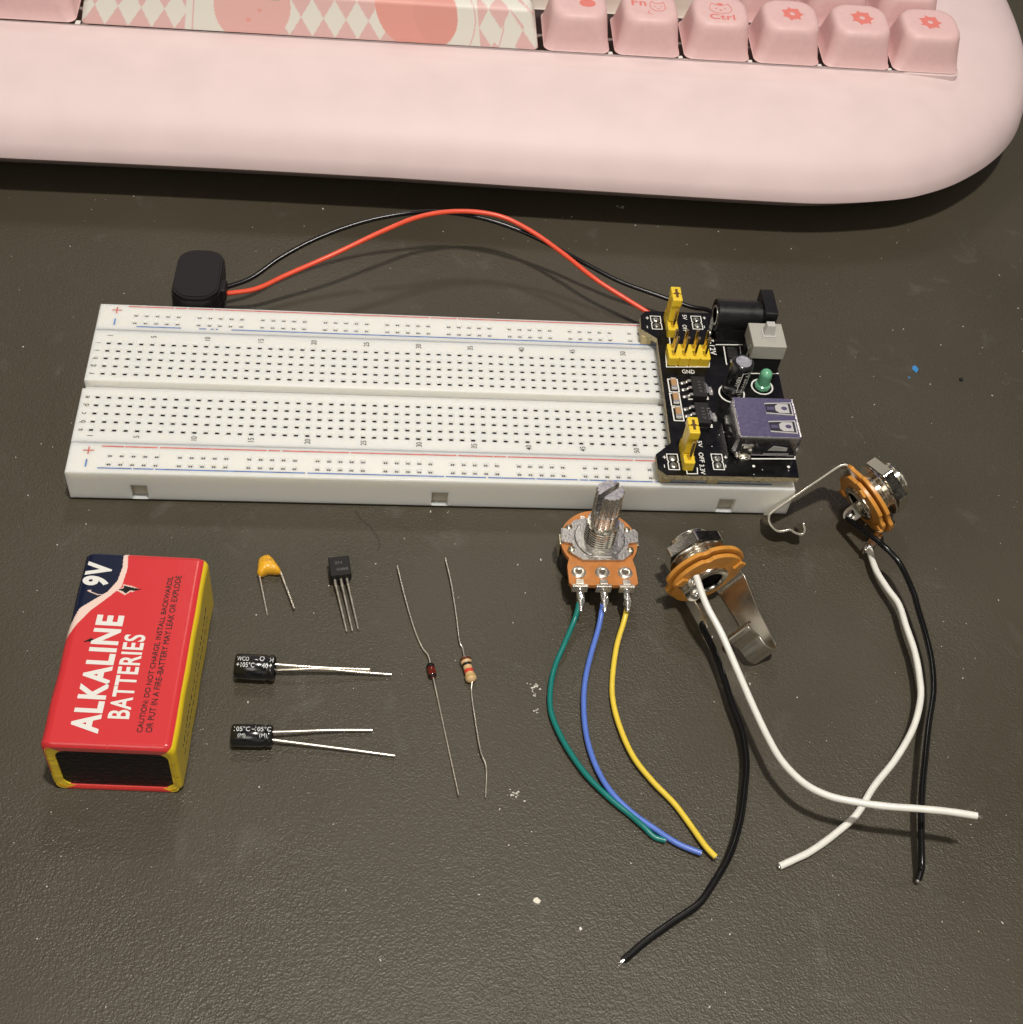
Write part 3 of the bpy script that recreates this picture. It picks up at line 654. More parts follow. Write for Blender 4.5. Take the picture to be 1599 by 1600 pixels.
    b_.add([(x0, y0+.03, z0), (x0, y1-.03, z0), (x0, y1-.03, z1-.02), (x0, y0+.03, z1-.02), (x0-.10, y0+.10, z0), (x0-.10, y1-.10, z0), (x0-.02, y1-.1, z1-.06), (x0-.02, y0+.1, z1-.06)], [(4, 5, 6, 7), (0, 4, 7, 3), (1, 2, 6, 5), (3, 7, 6, 2)])
    usb = obj('usb_socket', b_, UM, t, bevel=.018, seg=3, smooth=40)
    # flared lip
    b_ = MB(); b_.ribbon([(x1, (y0+y1)/2, z1-.01), (x1+.03, (y0+y1)/2, z1+.0)], (0, 1, 0), y1-y0-.06, .025); b_.ribbon([(x1, y0+.01, (z0+z1)/2), (x1+.035, y0-.01, (z0+z1)/2)], (0, 0, 1), z1-z0-.06, .025); obj('lip', b_, UM, usb)
    RIM = mat('pressed_spring_glint', (.80, .78, .74), .35, .55); DK = mat('dark_slot', (.05, .045, .06), .4, .5)  # spring tongue's white reflection is put into a paler, less metallic colour
    for yy in (y0+.33, y0+.90):
        b_ = MB(); xs0 = x1-.66; z_ = z1+.002
        b_.prism([(xs0, yy-.13), (x1-.05, yy-.17), (x1-.05, yy+.17), (xs0, yy+.13)], z_, z_+.004); o = obj('slot', b_, DK, usb, smooth=0)
        b_ = MB(); b_.line([(xs0, yy-.15), (x1-.06, yy-.19)], .03, z_+.006); b_.line([(xs0, yy+.15), (x1-.06, yy+.19)], .03, z_+.006); b_.line([(x1-.05, yy-.19), (x1-.05, yy+.19)], .03, z_+.007)
        b_.prism([(x1-.44, yy-.07), (x1-.36, yy-.14), (x1-.12, yy-.14), (x1-.12, yy+.14), (x1-.36, yy+.14), (x1-.44, yy+.07)], z_+.004, z_+.016); obj('spring_tongue', b_, RIM, usb, bevel=.004)
        b_ = MB(); b_.prism(ring(16, .06, (x1-.23, yy), 1.2, 1), z_+.017, z_+.02); b_.prism([(xs0+.02, yy-.05), (x1-.46, yy-.05), (x1-.46, yy+.05), (xs0+.02, yy+.05)], z_+.008, z_+.012); obj('dimple', b_, UM, usb, smooth=0)
    b_ = MB(Matrix.Translation((0, y0-.002, 0)) @ Matrix(((1, 0, 0, 0), (0, 0, -1, 0), (0, 1, 0, 0), (0, 0, 0, 1))))
    b_.prism([(x1-.72, z0+.16), (x1-.62, z0+.42), (x1-.16, z0+.42), (x1-.16, z0+.10), (x1-.72, z0+.08)], 0, .004); obj('slot', b_, DK, usb, smooth=0)
    b_ = MB(Matrix.Translation((0, y0-.006, 0)) @ Matrix(((1, 0, 0, 0), (0, 0, -1, 0), (0, 1, 0, 0), (0, 0, 0, 1))))
    b_.line([(x1-.72, z0+.07), (x1-.16, z0+.09)], .03, .0); b_.prism([(x1-.66, z0+.20), (x1-.56, z0+.36), (x1-.22, z0+.30), (x1-.22, z0+.2)], .0, .01); obj('spring_tongue', b_, RIM, usb)
    b_ = MB(); b_.box(x0+.10, x0+.38, y0-.03, y0-.001, ZP+.0, ZP+.42); b_.ball((x0+.25, y0-.05, ZP+.02), .14, 0, (1.15, .55, .5)); b_.ball((x0+.06, y0-.03, ZP+.06), .06); b_.ball((x0+.24, y0-.02, ZP+.36), .1, 0, (1.2, .3, .4)); obj('mounting_tab', b_, CHROME, usb, bevel=.02, smooth=50)
    b_ = MB(); b_.box(x1-.9, x1-.06, y0+.18, y1-.18, z0+.2, z0+.36); obj('contact_tongue', b_, mat('white_insulator', (.7, .7, .68), .5), usb)
module()

# ------------------------------------------------------------------ wires, battery clip
def wire(name, pts, r, material, parent, n=8, tip=None, label=None, tipr=.03):
    rw = random.Random(name + str(round(pts[0][0], 2))); P0 = [Vector(p) for p in pts]
    pts = P0[:1] + [p + Vector((rw.gauss(0, .012), rw.gauss(0, .012), rw.gauss(0, .006))) for p in P0[1:-1]] + P0[-1:]
    C = crom(pts, n); mb = MB(); mb.tube(C, [r*(1 + .012*math.sin(i*.9) + rw.gauss(0, .006)) for i in range(len(C))], 16); o = obj(name, mb, material, parent, smooth=60, label=label)
    if tip:
        d = (C[-1] - C[-2]).normalized(); m = MB()
        for k in range(5):
            a = 2*math.pi*k/5; off = d.orthogonal().normalized() * tipr*.6; off = Matrix.Rotation(a, 3, d) @ off
            m.tube([C[-1] - d*.05 + off, C[-1] + d*tip*.5 + off, C[-1] + d*tip*(.8+.2*math.sin(k*3)) + off*(1.3) + Vector((0, 0, -.02))], tipr*.45, 6)
        obj('wire_strands', m, SOLDER, o, smooth=60)
    return o
def PV(name, col, rough=.33): return mat(name, col, rough, coat=.08, bump=.0015, bscale=9, var=.05, vscale=4)
W_BLACK = mat('black_insulation', (.005, .005, .0055), .24, spec=.35, bump=.0015, bscale=9); W_RED = PV('red_insulation', (.80, .085, .035)); W_WHITE = PV('white_insulation', (.80, .78, .72))
W_GREEN = PV('green_insulation', (.004, .18, .155)); W_BLUE = PV('blue_insulation', (.10, .19, .62)); W_YELLOW = PV('yellow_insulation', (.82, .60, .06))
def clip():
    t = thing('battery_clip', (2.3, 6.7, 0), 'black snap-on battery clip with red and black leads lying behind the breadboard', 'battery clip')
    M = Matrix.Translation((2.24, 6.70, .98)) @ Matrix.Rotation(math.radians(-8), 4, 'X')
    o1 = rrect(-.56, .56, -1.08, 1.08, .46, 10)
    b = MB(M); b.prism([(x*1.06, y*1.04) for x, y in o1], -.5, -.06); b.prism(o1, -.06, .02); obj('clip_shell', b, mat('black_vinyl', (.006, .0055, .006), .42, spec=.35, bump=.002, bscale=20), t, bevel=.03, seg=3)
    b = MB(M); b.prism([(x*.90, y*.95) for x, y in o1], .02, .032); obj('clip_pad', b, mat('black_vinyl_pad', (.011, .010, .012), .5, spec=.3, bump=.001, bscale=20), t, bevel=.01)
    b = MB(M); b.box(.45, .72, -.55, -.05, -.45, -.08); obj('strain_relief', b, BLACKM, t, bevel=.06)
    red = [(350, 459, .62), (400, 452, .75), (450, 430, 1.0), (520, 398, 1.3), (600, 360, 1.55), (660, 338, 1.62), (720, 330, 1.6), (780, 338, 1.5), (830, 361, 1.35), (880, 396, 1.15), (930, 436, .95), (980, 468, .75), (1015, 490, .62)]
    P_ = [at(*p) for p in red] + [Vector((14.3, 5.9, .5)), Vector((15.2, 5.95, .3)), Vector((16.0, 6.1, .12))]
    wire('red_wire', P_, .063, W_RED, t, tip=.2)
    blk = [(350, 450, .66), (392, 434, .8), (440, 402, 1.05), (500, 371, 1.3), (570, 346, 1.5), (640, 333, 1.6), (700, 332, 1.5), (760, 343, 1.36), (820, 364, 1.2), (870, 387, 1.05), (920, 415, .9), (970, 440, .78), (1030, 462, .7), (1080, 479, .62), (1110, 486, .55)]
    P_ = [at(*p) for p in blk] + [Vector((15.9, 6.3, .3)), Vector((16.3, 6.2, .1))]
    wire('black_wire', P_, .062, W_BLACK, t, tip=.2)
clip()

# ------------------------------------------------------------------ battery
def battery():
    H = 1.72; L = 4.42; W = 2.45
    fl, fr, bl = at(59, 1163, H), at(268, 1171, H), at(134, 859, H)
    org = Vector((fl.x, fl.y, 0)); ey = Vector((bl.x - fl.x, bl.y - fl.y, 0)).normalized(); ex = Vector((ey.y, -ey.x, 0))
    M = frame(org, ex, ey, Vector((0, 0, 1))); Mi = M.inverted()
    t = thing('nine_volt_battery', M @ Vector((W/2, L/2, 0)), 'red and yellow nine volt battery lying on its side at the left', 'battery')
    def uv(x, y): p = Mi @ at(40 + x/3.903, 840 + y/3.903, H); return (p.x, p.y)
    # perimeter profile of the label sleeve
    r = .2; per = []
    def arc(cx, cz, a0, a1, k): return [(cx + r*math.cos(math.radians(a)), cz + r*math.sin(math.radians(a))) for a in np.linspace(a0, a1, k)]
    per += [(x, H) for x in np.linspace(r, W-r, 190)] + arc(W-r, H-r, 88, 2, 16) + [(W, z) for z in np.linspace(H-r, r, 60)] + arc(W-r, r, -2, -88, 10) + [(x, 0) for x in np.linspace(W-r, r, 12)] + arc(r, r, -92, -178, 10) + [(0, z) for z in np.linspace(r, H-r, 40)] + arc(r, H-r, 178, 92, 16)
    n = len(per); ys = np.concatenate([[0, .012, .03, .06, .1], np.linspace(.12, L-.12, 330), [L-.08, L-.04, L-.015, L]])
    RED = np.array((.61, .036, .042)); YEL = np.array((.80, .58, .02)); NAVY = np.array((.008, .012, .035)); PALE = np.array((.80, .60, .52)); BLK = np.array((.01, .01, .01)); OLV = np.array((.62, .50, .08))
    navy = [uv(*p) for p in ((600, 60), (600, 85), (592, 180), (560, 265), (500, 330), (400, 388), (330, 430), (288, 492), (200, 600), (100, 60), (300, 20))]
    pale = [uv(*p) for p in ((628, 60), (626, 90), (622, 190), (585, 300), (500, 368), (400, 440), (320, 520), (270, 575), (150, 700), (100, 60), (300, 20))]
    tear = [uv(*p) for p in ((560, 318), (600, 308), (598, 290), (640, 302), (712, 316), (660, 326), (640, 322), (610, 342), (590, 326))]
    tearw = [uv(*p) for p in ((545, 320), (598, 302), (592, 284), (650, 296), (690, 312), (655, 332), (640, 330), (606, 350), (580, 334))]
    tear2 = [uv(*p) for p in ((345, 638), (400, 612), (425, 626), (440, 632), (400, 634))]
    tear3 = [uv(*p) for p in ((372, 322), (400, 318), (398, 328), (440, 345), (470, 345), (470, 350), (438, 350), (392, 332))]
    def inside(poly, X, Y):
        c = np.zeros(X.shape, bool); k = len(poly)
        for i in range(k):
            (x1, y1), (x2, y2) = poly[i], poly[(i+1) % k]
            if y1 == y2: continue
            cond = ((y1 > Y) != (y2 > Y)) & (X < (x2-x1)*(Y-y1)/(y2-y1)+x1); c ^= cond
        return c
    PX = np.array([p[0] for p in per]); PZ = np.array([p[1] for p in per]); XX, YY = np.meshgrid(PX, ys); ZZ = np.meshgrid(PZ, ys)[0]
    # shrink rolls the label in over both ends
    roll = np.clip(1 - YY/.1, 0, 1)**2*.09 + np.clip(1 - (L-YY)/.1, 0, 1)**2*.07
    cx, cz = W/2, H/2
    wob = .006*np.sin(YY*5+XX*2) * (ZZ < H-.05)
    VX = XX - np.sign(XX-cx)*np.minimum(roll, abs(XX-cx)) + wob; VZ = np.where(abs(ZZ-cz) > .3, ZZ - np.sign(ZZ-cz)*roll, ZZ)
    C = np.zeros(XX.shape + (3,)); C[:] = RED
    top = ZZ > H-.12
    leftish = XX < .12
    XX2 = np.where((XX < .05) & (ZZ < H-.2), -.0 - (H-.2-ZZ), XX)      # unrolled left side
    C[inside(pale, XX2, YY) & (XX < 1.8)] = PALE; C[inside(navy, XX2, YY) & (XX < 1.8)] = NAVY
    C[(XX > W-.075) & (ZZ > .0)] = YEL
    C[(XX < .02) & (ZZ < .55)] = YEL
    for poly, c in ((tearw, PALE), (tear, BLK), (tear2, BLK), (tear3, PALE)): C[inside(poly, XX, YY) & top] = c
    side = (XX > W-.01) & (ZZ < 1.25) & (ZZ > .25)
    rr = np.random.default_rng(3)
    for zrow in (.95, .65):                                            # illegible small print on the side
        y = .5
        while y < L-.7:
            ln_ = rr.uniform(.03, .16)
            C[side & (abs(ZZ-zrow) < .035) & (YY > y) & (YY < y+ln_)] = BLK; y += ln_ + rr.uniform(.04, .09)
    mb = MB(M); V = [(float(VX[j, i]), float(YY[j, i]), float(max(VZ[j, i], .001))) for j in range(len(ys)) for i in range(n)]
    F = [(j*n+i, j*n+(i+1) % n, (j+1)*n+(i+1) % n, (j+1)*n+i) for j in range(len(ys)-1) for i in range(n)]
    mb.add(V, F)
    LB = mat('glossy_label', (1, 1, 1), .25, attr='print', spec=.45, bump=.005, bscale=2.6, bdetail=4)
    sl = obj('label_sleeve', mb, LB, t, smooth=60)
    a = sl.data.color_attributes.new('print', 'FLOAT_COLOR', 'POINT')
    a.data.foreach_set('color', np.concatenate([C.reshape(-1, 3), np.ones((C.shape[0]*C.shape[1], 1))], 1).astype(np.float32).ravel())
    # folded label flaps at the front end
    Mf = M @ Matrix(((1, 0, 0, 0), (0, 0, 1, 0), (0, 1, 0, 0), (0, 0, 0, 1)))    # local x, z in the plane, y = depth
    e = MB(Mf)
    outr = rrect(.07, W-.07, .03, H-.09, .16, 6); inn = rrect(.22, W-.17, .13, H-.27, .22, 6)
    k = len(outr); v = [(x, y, .003) for x, y in outr] + [(x, y, .03) for x, y in inn] + [(x, y, .07) for x, y in inn]
    YB = mat('yellow_label_flap', (.78, .56, .03), .32, coat=.2, bump=.05, bscale=3); RB = mat('red_label_flap', (.68, .07, .06), .3, coat=.2, bump=.01, bscale=3)
    e.add(v, [(i, (i+1) % k, k+(i+1) % k, k+i) for i in range(k)] + [(k+i, k+(i+1) % k, 2*k+(i+1) % k, 2*k+i) for i in range(k)])
    o = obj('end_flap', e, [YB, RB], t, smooth=40)
    for p in o.data.polygons:
        c = Mi @ (p.center + ROOT[t.name]); p.material_index = 1 if (.32 < c.x < W-.3 or (c.z > H-.22)) else 0
    for s_, y in ((1, .055), (1, L-.05)):
        e = MB(Mf); e.prism([(x, q_) for x, q_ in rrect(.16, W-.12, .08, H-.2, .2, 6)], y, y+.01); obj('end_plate', e, mat('black_end_plate', (.006, .006, .0065), .45, spec=.25, bump=.03, bscale=11), t, smooth=0)
    # terminals at the far end
    for x in (W*.27, W*.73):
        e = MB(M @ Matrix.Translation((x, L-.02, H*.5)) @ Matrix.Rotation(-math.pi/2, 4, 'X')); e.lathe([(.27, 0), (.27, .12), (.3, .2), (.26, .26), (.001, .26)], 24); obj('terminal', e, CHROME, t)
    z = H + .004
    def T(word, p0, p1, hgt, material, bold, name='lettering'):
        a, b_ = uv(*p0), uv(*p1); d = Vector((b_[0]-a[0], b_[1]-a[1])); ang = math.degrees(math.atan2(d.y, d.x))
        m = MB(M); put_text(m, word, TR(a[0], a[1], z, ang), d.length, hgt, bold=bold); o = obj(name, m, material, sl, smooth=0); return o
    WI = mat('white_ink', (.74, .73, .69), .36); BI = mat('black_label_ink', (.02, .012, .012), .35)
    T('ALKALINE', (440, 1197), (604, 478), .52, WI, .038); T('BATTERIES', (632, 1108), (735, 595), .40, WI, .022)
    T('9V', (500, 302), (543, 160), .52, WI, .045)
    for dx in (0, 2.2):
        T('CAUTION: DO NOT CHARGE, INSTALL BACKWARDS,', (714+dx, 1190), (905+dx, 240), .115, BI, 0.); T('OR PUT IN A FIRE\u2013BATTERY MAY LEAK OR EXPLODE', (768+dx, 1190), (952+dx, 235), .115, BI, 0.)
        z += .0015
battery()

# ------------------------------------------------------------------ loose components
def ceramic():
    t = thing('ceramic_capacitor', at(420, 890, 0), 'small yellow ceramic capacitor with two straight legs', 'capacitor')
    Y = mat('yellow_epoxy', (.82, .42, .02), .30, coat=.3, sss=.15, bump=.006, bscale=8)
    pts = [(402, 898), (404, 878), (410, 872), (420, 870), (428, 877), (433, 884), (439, 893), (436, 897), (420, 896), (408, 901)]
    P_ = [at(x, y, .12) for x, y in pts]; c = sum(P_, Vector()) / len(P_); C = crom(P_ + [P_[0]], 4)[:-1]
    m = MB(); k = len(C); v = []
    for s_, z in ((.75, .01), (1., .10), (.98, .19), (.80, .27), (.45, .31)):
        v += [(c.x + (p.x-c.x)*s_, c.y + (p.y-c.y)*s_, z) for p in C]
    f = [(j*k+i, (j*k+(i+1) % k), (j+1)*k+(i+1) % k, (j+1)*k+i) for j in range(4) for i in range(k)] + [[4*k+i for i in range(k)], list(range(k))[::-1]]
    m.add([Vector(q_) for q_ in v], f); b = obj('capacitor_body', m, Y, t, smooth=60)
    if (Vector(v[k]) - Vector(v[0])).length < 0: pass
    m = MB(); put_text(m, '104', TR(c.x-.13, c.y+.03, .313, 0), .2, .09); obj('lettering', m, mat('faint_brown_ink', (.45, .2, .02), .5), b, smooth=0)
    for a, b_ in (((405, 897, .12), (418, 961, .03)), ((438, 892, .12), (460, 951, .10))):
        m = MB(); m.tube([at(*a), at(*b_)], .024, 10); obj('leg', m, LEADM, t, smooth=60)
def transistor():
    t = thing('transistor', at(527, 890, 0), 'small black transistor with three parallel metal legs', 'transistor')
    fl, fr, bl = at(517, 900, .38), at(546, 897, .38), at(509, 869, .38)
    org = fl.copy(); ex = (fr - fl).normalized(); ey = Vector((-ex.y, ex.x, 0)); W = .45; L = .50
    m = MB(frame(Vector((org.x, org.y, 0)), ex, ey, Vector((0, 0, 1)))); 
    # flat face up, rounded back down
    prof = [(W, .38), (0, .38)] + [(W/2 - W/2*math.cos(a), .26 - .25*math.sin(a)) for a in np.linspace(0, math.pi, 12)]
    X_ = Matrix(((1, 0, 0, 0), (0, 0, 1, 0), (0, 1, 0, 0), (0, 0, 0, 1)))
    m.prism(prof, 0, L, 0, X_); b = obj('transistor_body', m, mat('moulded_black', (.011, .010, .010), .5, spec=.3, bump=.002, bscale=40), t, bevel=.018, smooth=30)
    m = MB(frame(Vector((org.x, org.y, 0)), ex, ey, Vector((0, 0, 1)))); put_text(m, '2N', TR(.12, .30, .384), .16, .07); put_text(m, '5088', TR(.14, .12, .384), .25, .07); obj('lettering', m, mat('laser_grey', (.12, .115, .11), .6), b, smooth=0)
    for (a, b_) in (((522, 902), (542, 987)), ((532, 902), (551, 986)), ((541, 900), (560, 983))):
        m = MB(); p = at(*a, .22); q_ = at(*b_, .05); mid = p.lerp(q_, .18)
        m.tube([p + Vector((0, .03, 0)), mid], .034, 8); m.tube([mid, q_], .024, 8); obj('leg', m, LEADM, t, smooth=60)
def elcap(a, b, r, leads, texts, label):
    pa, pb = at(*a, r), at(*b, r); d = (pb - pa).normalized(); L = (pb - pa).length
    t = thing('electrolytic_capacitor', (pa.lerp(pb, .5).x, pa.y, 0), label, 'capacitor', 'electrolytic capacitors lying on the desk')
    up = Vector((0, 0, 1)); yv = up.cross(d); M = frame(pa, d, yv, up); Ml = M @ Matrix(((0, 0, 1, 0), (1, 0, 0, 0), (0, 1, 0, 0), (0, 0, 0, 1)))
    m = MB(Ml); m.lathe([(r*.72, .012), (r*.78, .0), (r-.03, .0), (r, .03), (r, L-.19), (r-.022, L-.15), (r-.022, L-.13), (r, L-.10), (r, L-.03), (r-.03, L)], 48)
    b_ = obj('capacitor_can', m, mat('black_sleeve_gloss', (.010, .011, .012), .17, coat=.3, bump=.003, bscale=3), t, smooth=50)
    m = MB(Ml); m.lathe([(1e-4, L+.001), (r-.035, L+.001)], 32); m.lathe([(1e-4, .008), (r*.72, .010)], 32); obj('can_end', m, BLACKM, b_)
    m = MB()
    for word, x0, ln_, ang, hgt in texts:
        put_text(m, word, M @ Matrix.Translation((x0, 0, 0)) @ Matrix.Rotation(math.radians(ang), 4, 'X'), ln_, hgt*1.05, bold=0. if 'M' in word else .012, wrap=r+.004)
    obj('lettering', m, mat('silver_ink', (.62, .64, .64), .45), b_, smooth=0)
    for P_ in leads:
        m = MB(); m.tube(crom([at(*p) for p in P_], 6), .028, 10); obj('lead', m, LEADM, t, smooth=60)
def diode():
    t = thing('diode', at(675, 1048, 0), 'tiny glass diode with black band and long thin leads', 'diode')
    pa, pb = at(672, 1037, .1), at(677, 1059, .1); L = (pb-pa).length; d = (pb-pa).normalized(); s_ = d.cross(Vector((0, 0, 1)))
    M = frame(pa, s_, d.cross(s_) * 1, d)
    m = MB(M); r = .085; m.lathe([(.001, 0), (.05, .005), (r, .05), (r, L-.05), (.05, L-.005), (.001, L)], 24)
    G = mat('clear_red_glass', (.30, .05, .03), .06, trans=.75, coat=.3); b = obj('diode_body', m, G, t, smooth=60)
    m = MB(M); m.lathe([(.05, .06), (.055, .08), (.055, L-.08), (.05, L-.06)], 16); obj('diode_core', m, mat('copper_slug', (.60, .13, .07), .4), b, smooth=60)
    m = MB(M); m.lathe([(r*.6, .005), (r+.004, .045), (r+.004, .105), (r+.002, .105)], 24, caps=False); m.lathe([(r*.9, L-.05), (r+.003, L-.055), (r*.7, L-.01)], 24, caps=False); obj('band', m, BLACKP, b, smooth=60)
    for P_ in ([(621, 884, .12), (633, 933, .10), (648, 984, .06), (660, 1012, .05), (669, 1024, .07), (673, 1038, .1)], [(677, 1058, .1), (686, 1100, .05), (700, 1165, .04), (717, 1243, .08)]):
        m = MB(); m.tube(crom([at(*p) for p in P_], 6), .019, 10); obj('lead', m, LEADM, t, smooth=60)
def resistor():
    t = thing('resistor', at(732, 1045, 0), 'small tan resistor with black and red bands and bent leads', 'resistor')
    pa, pb = at(726, 1026, .12), at(738, 1066, .12); L = (pb-pa).length; d = (pb-pa).normalized(); s_ = d.cross(Vector((0, 0, 1))); M = frame(pa, s_, d.cross(s_), d)
    def R(u):
        e = min(u, 1-u)
        return .001 if e <= 0 else (.115 * min(1, math.sqrt(e/.10)) if e < .10 else (.118 if e < .26 else .096))
    zs = list(np.linspace(0, 1, 41)); prof = [(max(R(u), .001), u*L) for u in zs]
    m = MB(M); m.lathe(prof, 28); b = obj('resistor_body', m, mat('tan_coating', (.66, .44, .22), .38, coat=.2, var=.05), t, smooth=60)
    for (u0, u1, c, nm) in ((.10, .20, (.10, .028, .015), 'brown_band'), (.29, .39, (.012, .011, .01), 'black_band'), (.53, .66, (.62, .06, .03), 'red_band'), (.78, .86, (.50, .34, .12), 'gold_band')):
        m = MB(M); us = np.linspace(u0, u1, 6); m.lathe([(R(u)+.003, u*L) for u in us], 28); obj(nm, m, mat(nm, c, .35, coat=.2), b, smooth=60)
    for P_ in ([(696, 872, .10), (705, 910, .12), (713, 960, .1), (718, 1000, .1), (723, 1013, .07), (726, 1028, .12)], [(738, 1065, .12), (737, 1082, .06), (742, 1120, .1), (751, 1172, .12), (760, 1200, .08), (759, 1247, .05)]):
        m = MB(); m.tube(crom([at(*p) for p in P_], 6), .018, 10); obj('lead', m, LEADM, t, smooth=60)
ceramic(); transistor()
elcap((368, 1041), (430, 1044), .265, [[(428, 1038, .33), (470, 1041, .3), (520, 1044, .24), (578, 1046, .16)], [(428, 1047, .20), (460, 1046, .24), (500, 1045, .24), (560, 1050, .14), (612, 1054, .08)]],
      [('WCO', .05, .24, 6, .10), ('H', .71, .07, 6, .10), ('O', .50, .10, 4, .13), ('+105\u00b0C', .05, .36, 34, .10), ('40+', .56, .20, 34, .10)], 'shiny black capacitor with leads almost touching, above the other one')
elcap((362, 1149), (426, 1150), .225, [[(424, 1144, .26), (460, 1143, .2), (520, 1141, .12), (582, 1141, .08)], [(424, 1156, .18), (480, 1163, .14), (550, 1172, .1), (617, 1181, .06)]],
      [('105\u00b0C', .06, .31, 8, .11), ('105\u00b0C', .47, .31, 8, .11), ('(M)', .14, .15, 42, .09), ('(M)', .56, .15, 42, .09)], 'slimmer black capacitor with leads spread apart, below the other one')
diode(); resistor()

# ------------------------------------------------------------------ potentiometer
def pot():
    cx, cy = 11.745, -1.40
    t = thing('potentiometer', (cx, cy, 0), 'metal potentiometer with knurled slotted shaft and green, blue and yellow wires', 'potentiometer')
    T0 = Matrix.Translation((cx, cy, 0))
    m = MB(T0); m.lathe([(.80, .02), (.84, .06), (.84, .66), (.80, .70)], 56); obj('can', m, mat('black_metal_can', (.02, .02, .022), .3, .6, rvar=.1), t, smooth=40)
    W = []
    for a in np.linspace(-35, 215, 40): W.append((.86*math.cos(math.radians(a)), .86*math.sin(math.radians(a))))
    W += [(-.74, -.62), (-.76, -.70), (-.75, -1.15), (-.70, -1.22), (.70, -1.20), (.76, -1.14), (.745, -.70), (.72, -.6)]
    m = MB(T0); m.prism(W, .70, .80); wf = obj('wafer', m, PHEN, t, bevel=.015)
    m = MB(T0); put_text(m, 'B', TR(-.36, .56, .803), .11, .14, bold=.03); obj('lettering', m, SILK, wf, smooth=0)
    # zinc plate
    pp = [(-.52, .50), (-.60, .42), (-.58, .28), (-.84, .26), (-.86, -.10), (-.62, -.16), (-.60, -.30), (-.66, -.42), (-.42, -.60), (.48, -.58), (.66, -.42), (.60, -.28), (.64, -.12), (.86, -.08), (.88, .18), (.80, .28), (.62, .22), (.58, .34), (.60, .42), (.48, .54), (-.30, .56)]
    m = MB(T0); m.prism(pp, .802, .90); pl = obj('front_plate', m, STEEL, t, bevel=.02)
    TAB = mat('brass_tint_tab', (.66, .60, .46), .3, 1)
    for x, y in ((-.66, .30), (-.64, -.30), (.66, -.30), (.64, .26)): m = MB(T0); m.ball((x, y, .86), .1, 0, (.9, 1, .7)); obj('bent_tab', m, TAB, pl, smooth=60)
    for sx in (-1, 1): m = MB(T0); m.box(sx*.87-.02, sx*.87+.02, -.12, .16, .35, .82); obj('crimp_tab', m, TAB, pl, bevel=.01)
    m = MB(T0); m.lathe([(.57, .899), (.55, .94), (.40, .945)], 48); m.box(-.22, .22, -.56, -.48, .9, .95); obj('boss', m, STEEL, pl, bevel=.01)
    pr = [(.35, .93)]; z = .95
    while z < 1.42: pr += [(.365, z), (.365, z+.015), (.325, z+.04), (.325, z+.055)]; z += .075
    pr += [(.36, z), (.34, z+.03), (.26, z+.035)]
    m = MB(T0); m.lathe(pr, 48); obj('threaded_bushing', m, CHROME, t, smooth=30)
    # knurled shaft, split by a slot
    m = MB(T0); zs = [1.44, 1.56, 1.60, 2.48, 2.56]
    ang = math.radians(38); n = 108; cs, sn = math.cos(ang), math.sin(ang)
    for sgn in (1, -1):
        P0 = []
        for i in range(n+1):
            a = ang + (0 if sgn > 0 else math.pi) + math.pi*(i/n); P0.append(a)
        def loop(rbase, kn, z, gap=.055):
            L_ = []
            for a in P0:
                r = rbase + kn*1.4*(.5+.5*math.cos(a*18)) - kn
                x, y = r*math.cos(a), r*math.sin(a)
                # keep the half clear of the slot
                nx_, ny_ = -sn*sgn, cs*sgn; dd = x*nx_ + y*ny_
                if dd < gap: x += nx_*(gap-dd); y += ny_*(gap-dd)
                L_.append((x, y, z))
            return L_
        rows = [loop(.295, .028, 1.85), loop(.305, .028, 2.50), loop(.285, .02, 2.56)]
        k = n+1; v = [p for q_ in rows for p in q_]
        f = [(j*k+i, j*k+(i+1) % k, (j+1)*k+(i+1) % k, (j+1)*k+i) for j in range(2) for i in range(k)] + [[2*k+i for i in range(k)]]
        m.add(v, f)
    m.lathe([(.23, 1.40), (.23, 1.50), (.27, 1.53), (.30, 1.56), (.305, 1.90), (.001, 1.90)], 216, star=lambda a, z: 1 - (.045*(.5-.5*math.cos(a*18)) if z > 1.55 else 0))
    obj('shaft', m, mat('shaft_metal', (.76, .75, .74), .28, 1, rvar=.05, vscale=6, bump=.0012, bscale=12), t, smooth=30)
    for x in (-.52, 0, .505):
        m = MB(T0 @ Matrix.Translation((x, -.865, .80))); m.lathe([(.06, -.02), (.065, .03), (.10, .045), (.15, .02), (.165, .004)], 32, caps=False); e = obj('eyelet', m, LEADM, wf, smooth=50)
        m = MB(T0 @ Matrix.Translation((x, -.865, .80))); m.lathe([(.0001, .004), (.062, .005)], 20); obj('eyelet_hole', m, mat('eyelet_shade', (.10, .08, .06), .5), e)
        m = MB(T0 @ Matrix.Translation((x, -1.2, 0)))
        m.box(-.085, .085, .0, .13, .802, .835); m.box(-.17, .17, -.075, -.002, .62, .835); m.ribbon([(0, -.04, .68), (0, -.12, .58), (.01, -.30, .48)], (1, 0, 0), .12, .04)
        lug = obj('lug', m, LEADM, t, bevel=.01)
        m = MB(T0 @ Matrix.Translation((x+.015, -1.36, .62))); C = [(0, .14, .05), (.0, .05, .02), (.02, -.08, -.06), (.015, -.20, -.12), (.01, -.30, -.16)]; m.tube(crom(C, 4), [.05+.045*math.sin(math.pi*min(1, i/13)) for i in range(17)], 12); m.ball((.05, -.06, .0), .05); m.ball((-.01, .1, .09), .055)
        obj('solder_joint', m, SOLDER, lug, smooth=70)
    c4 = lambda x, y: (840 + x/2.107, 920 + y/2.107)
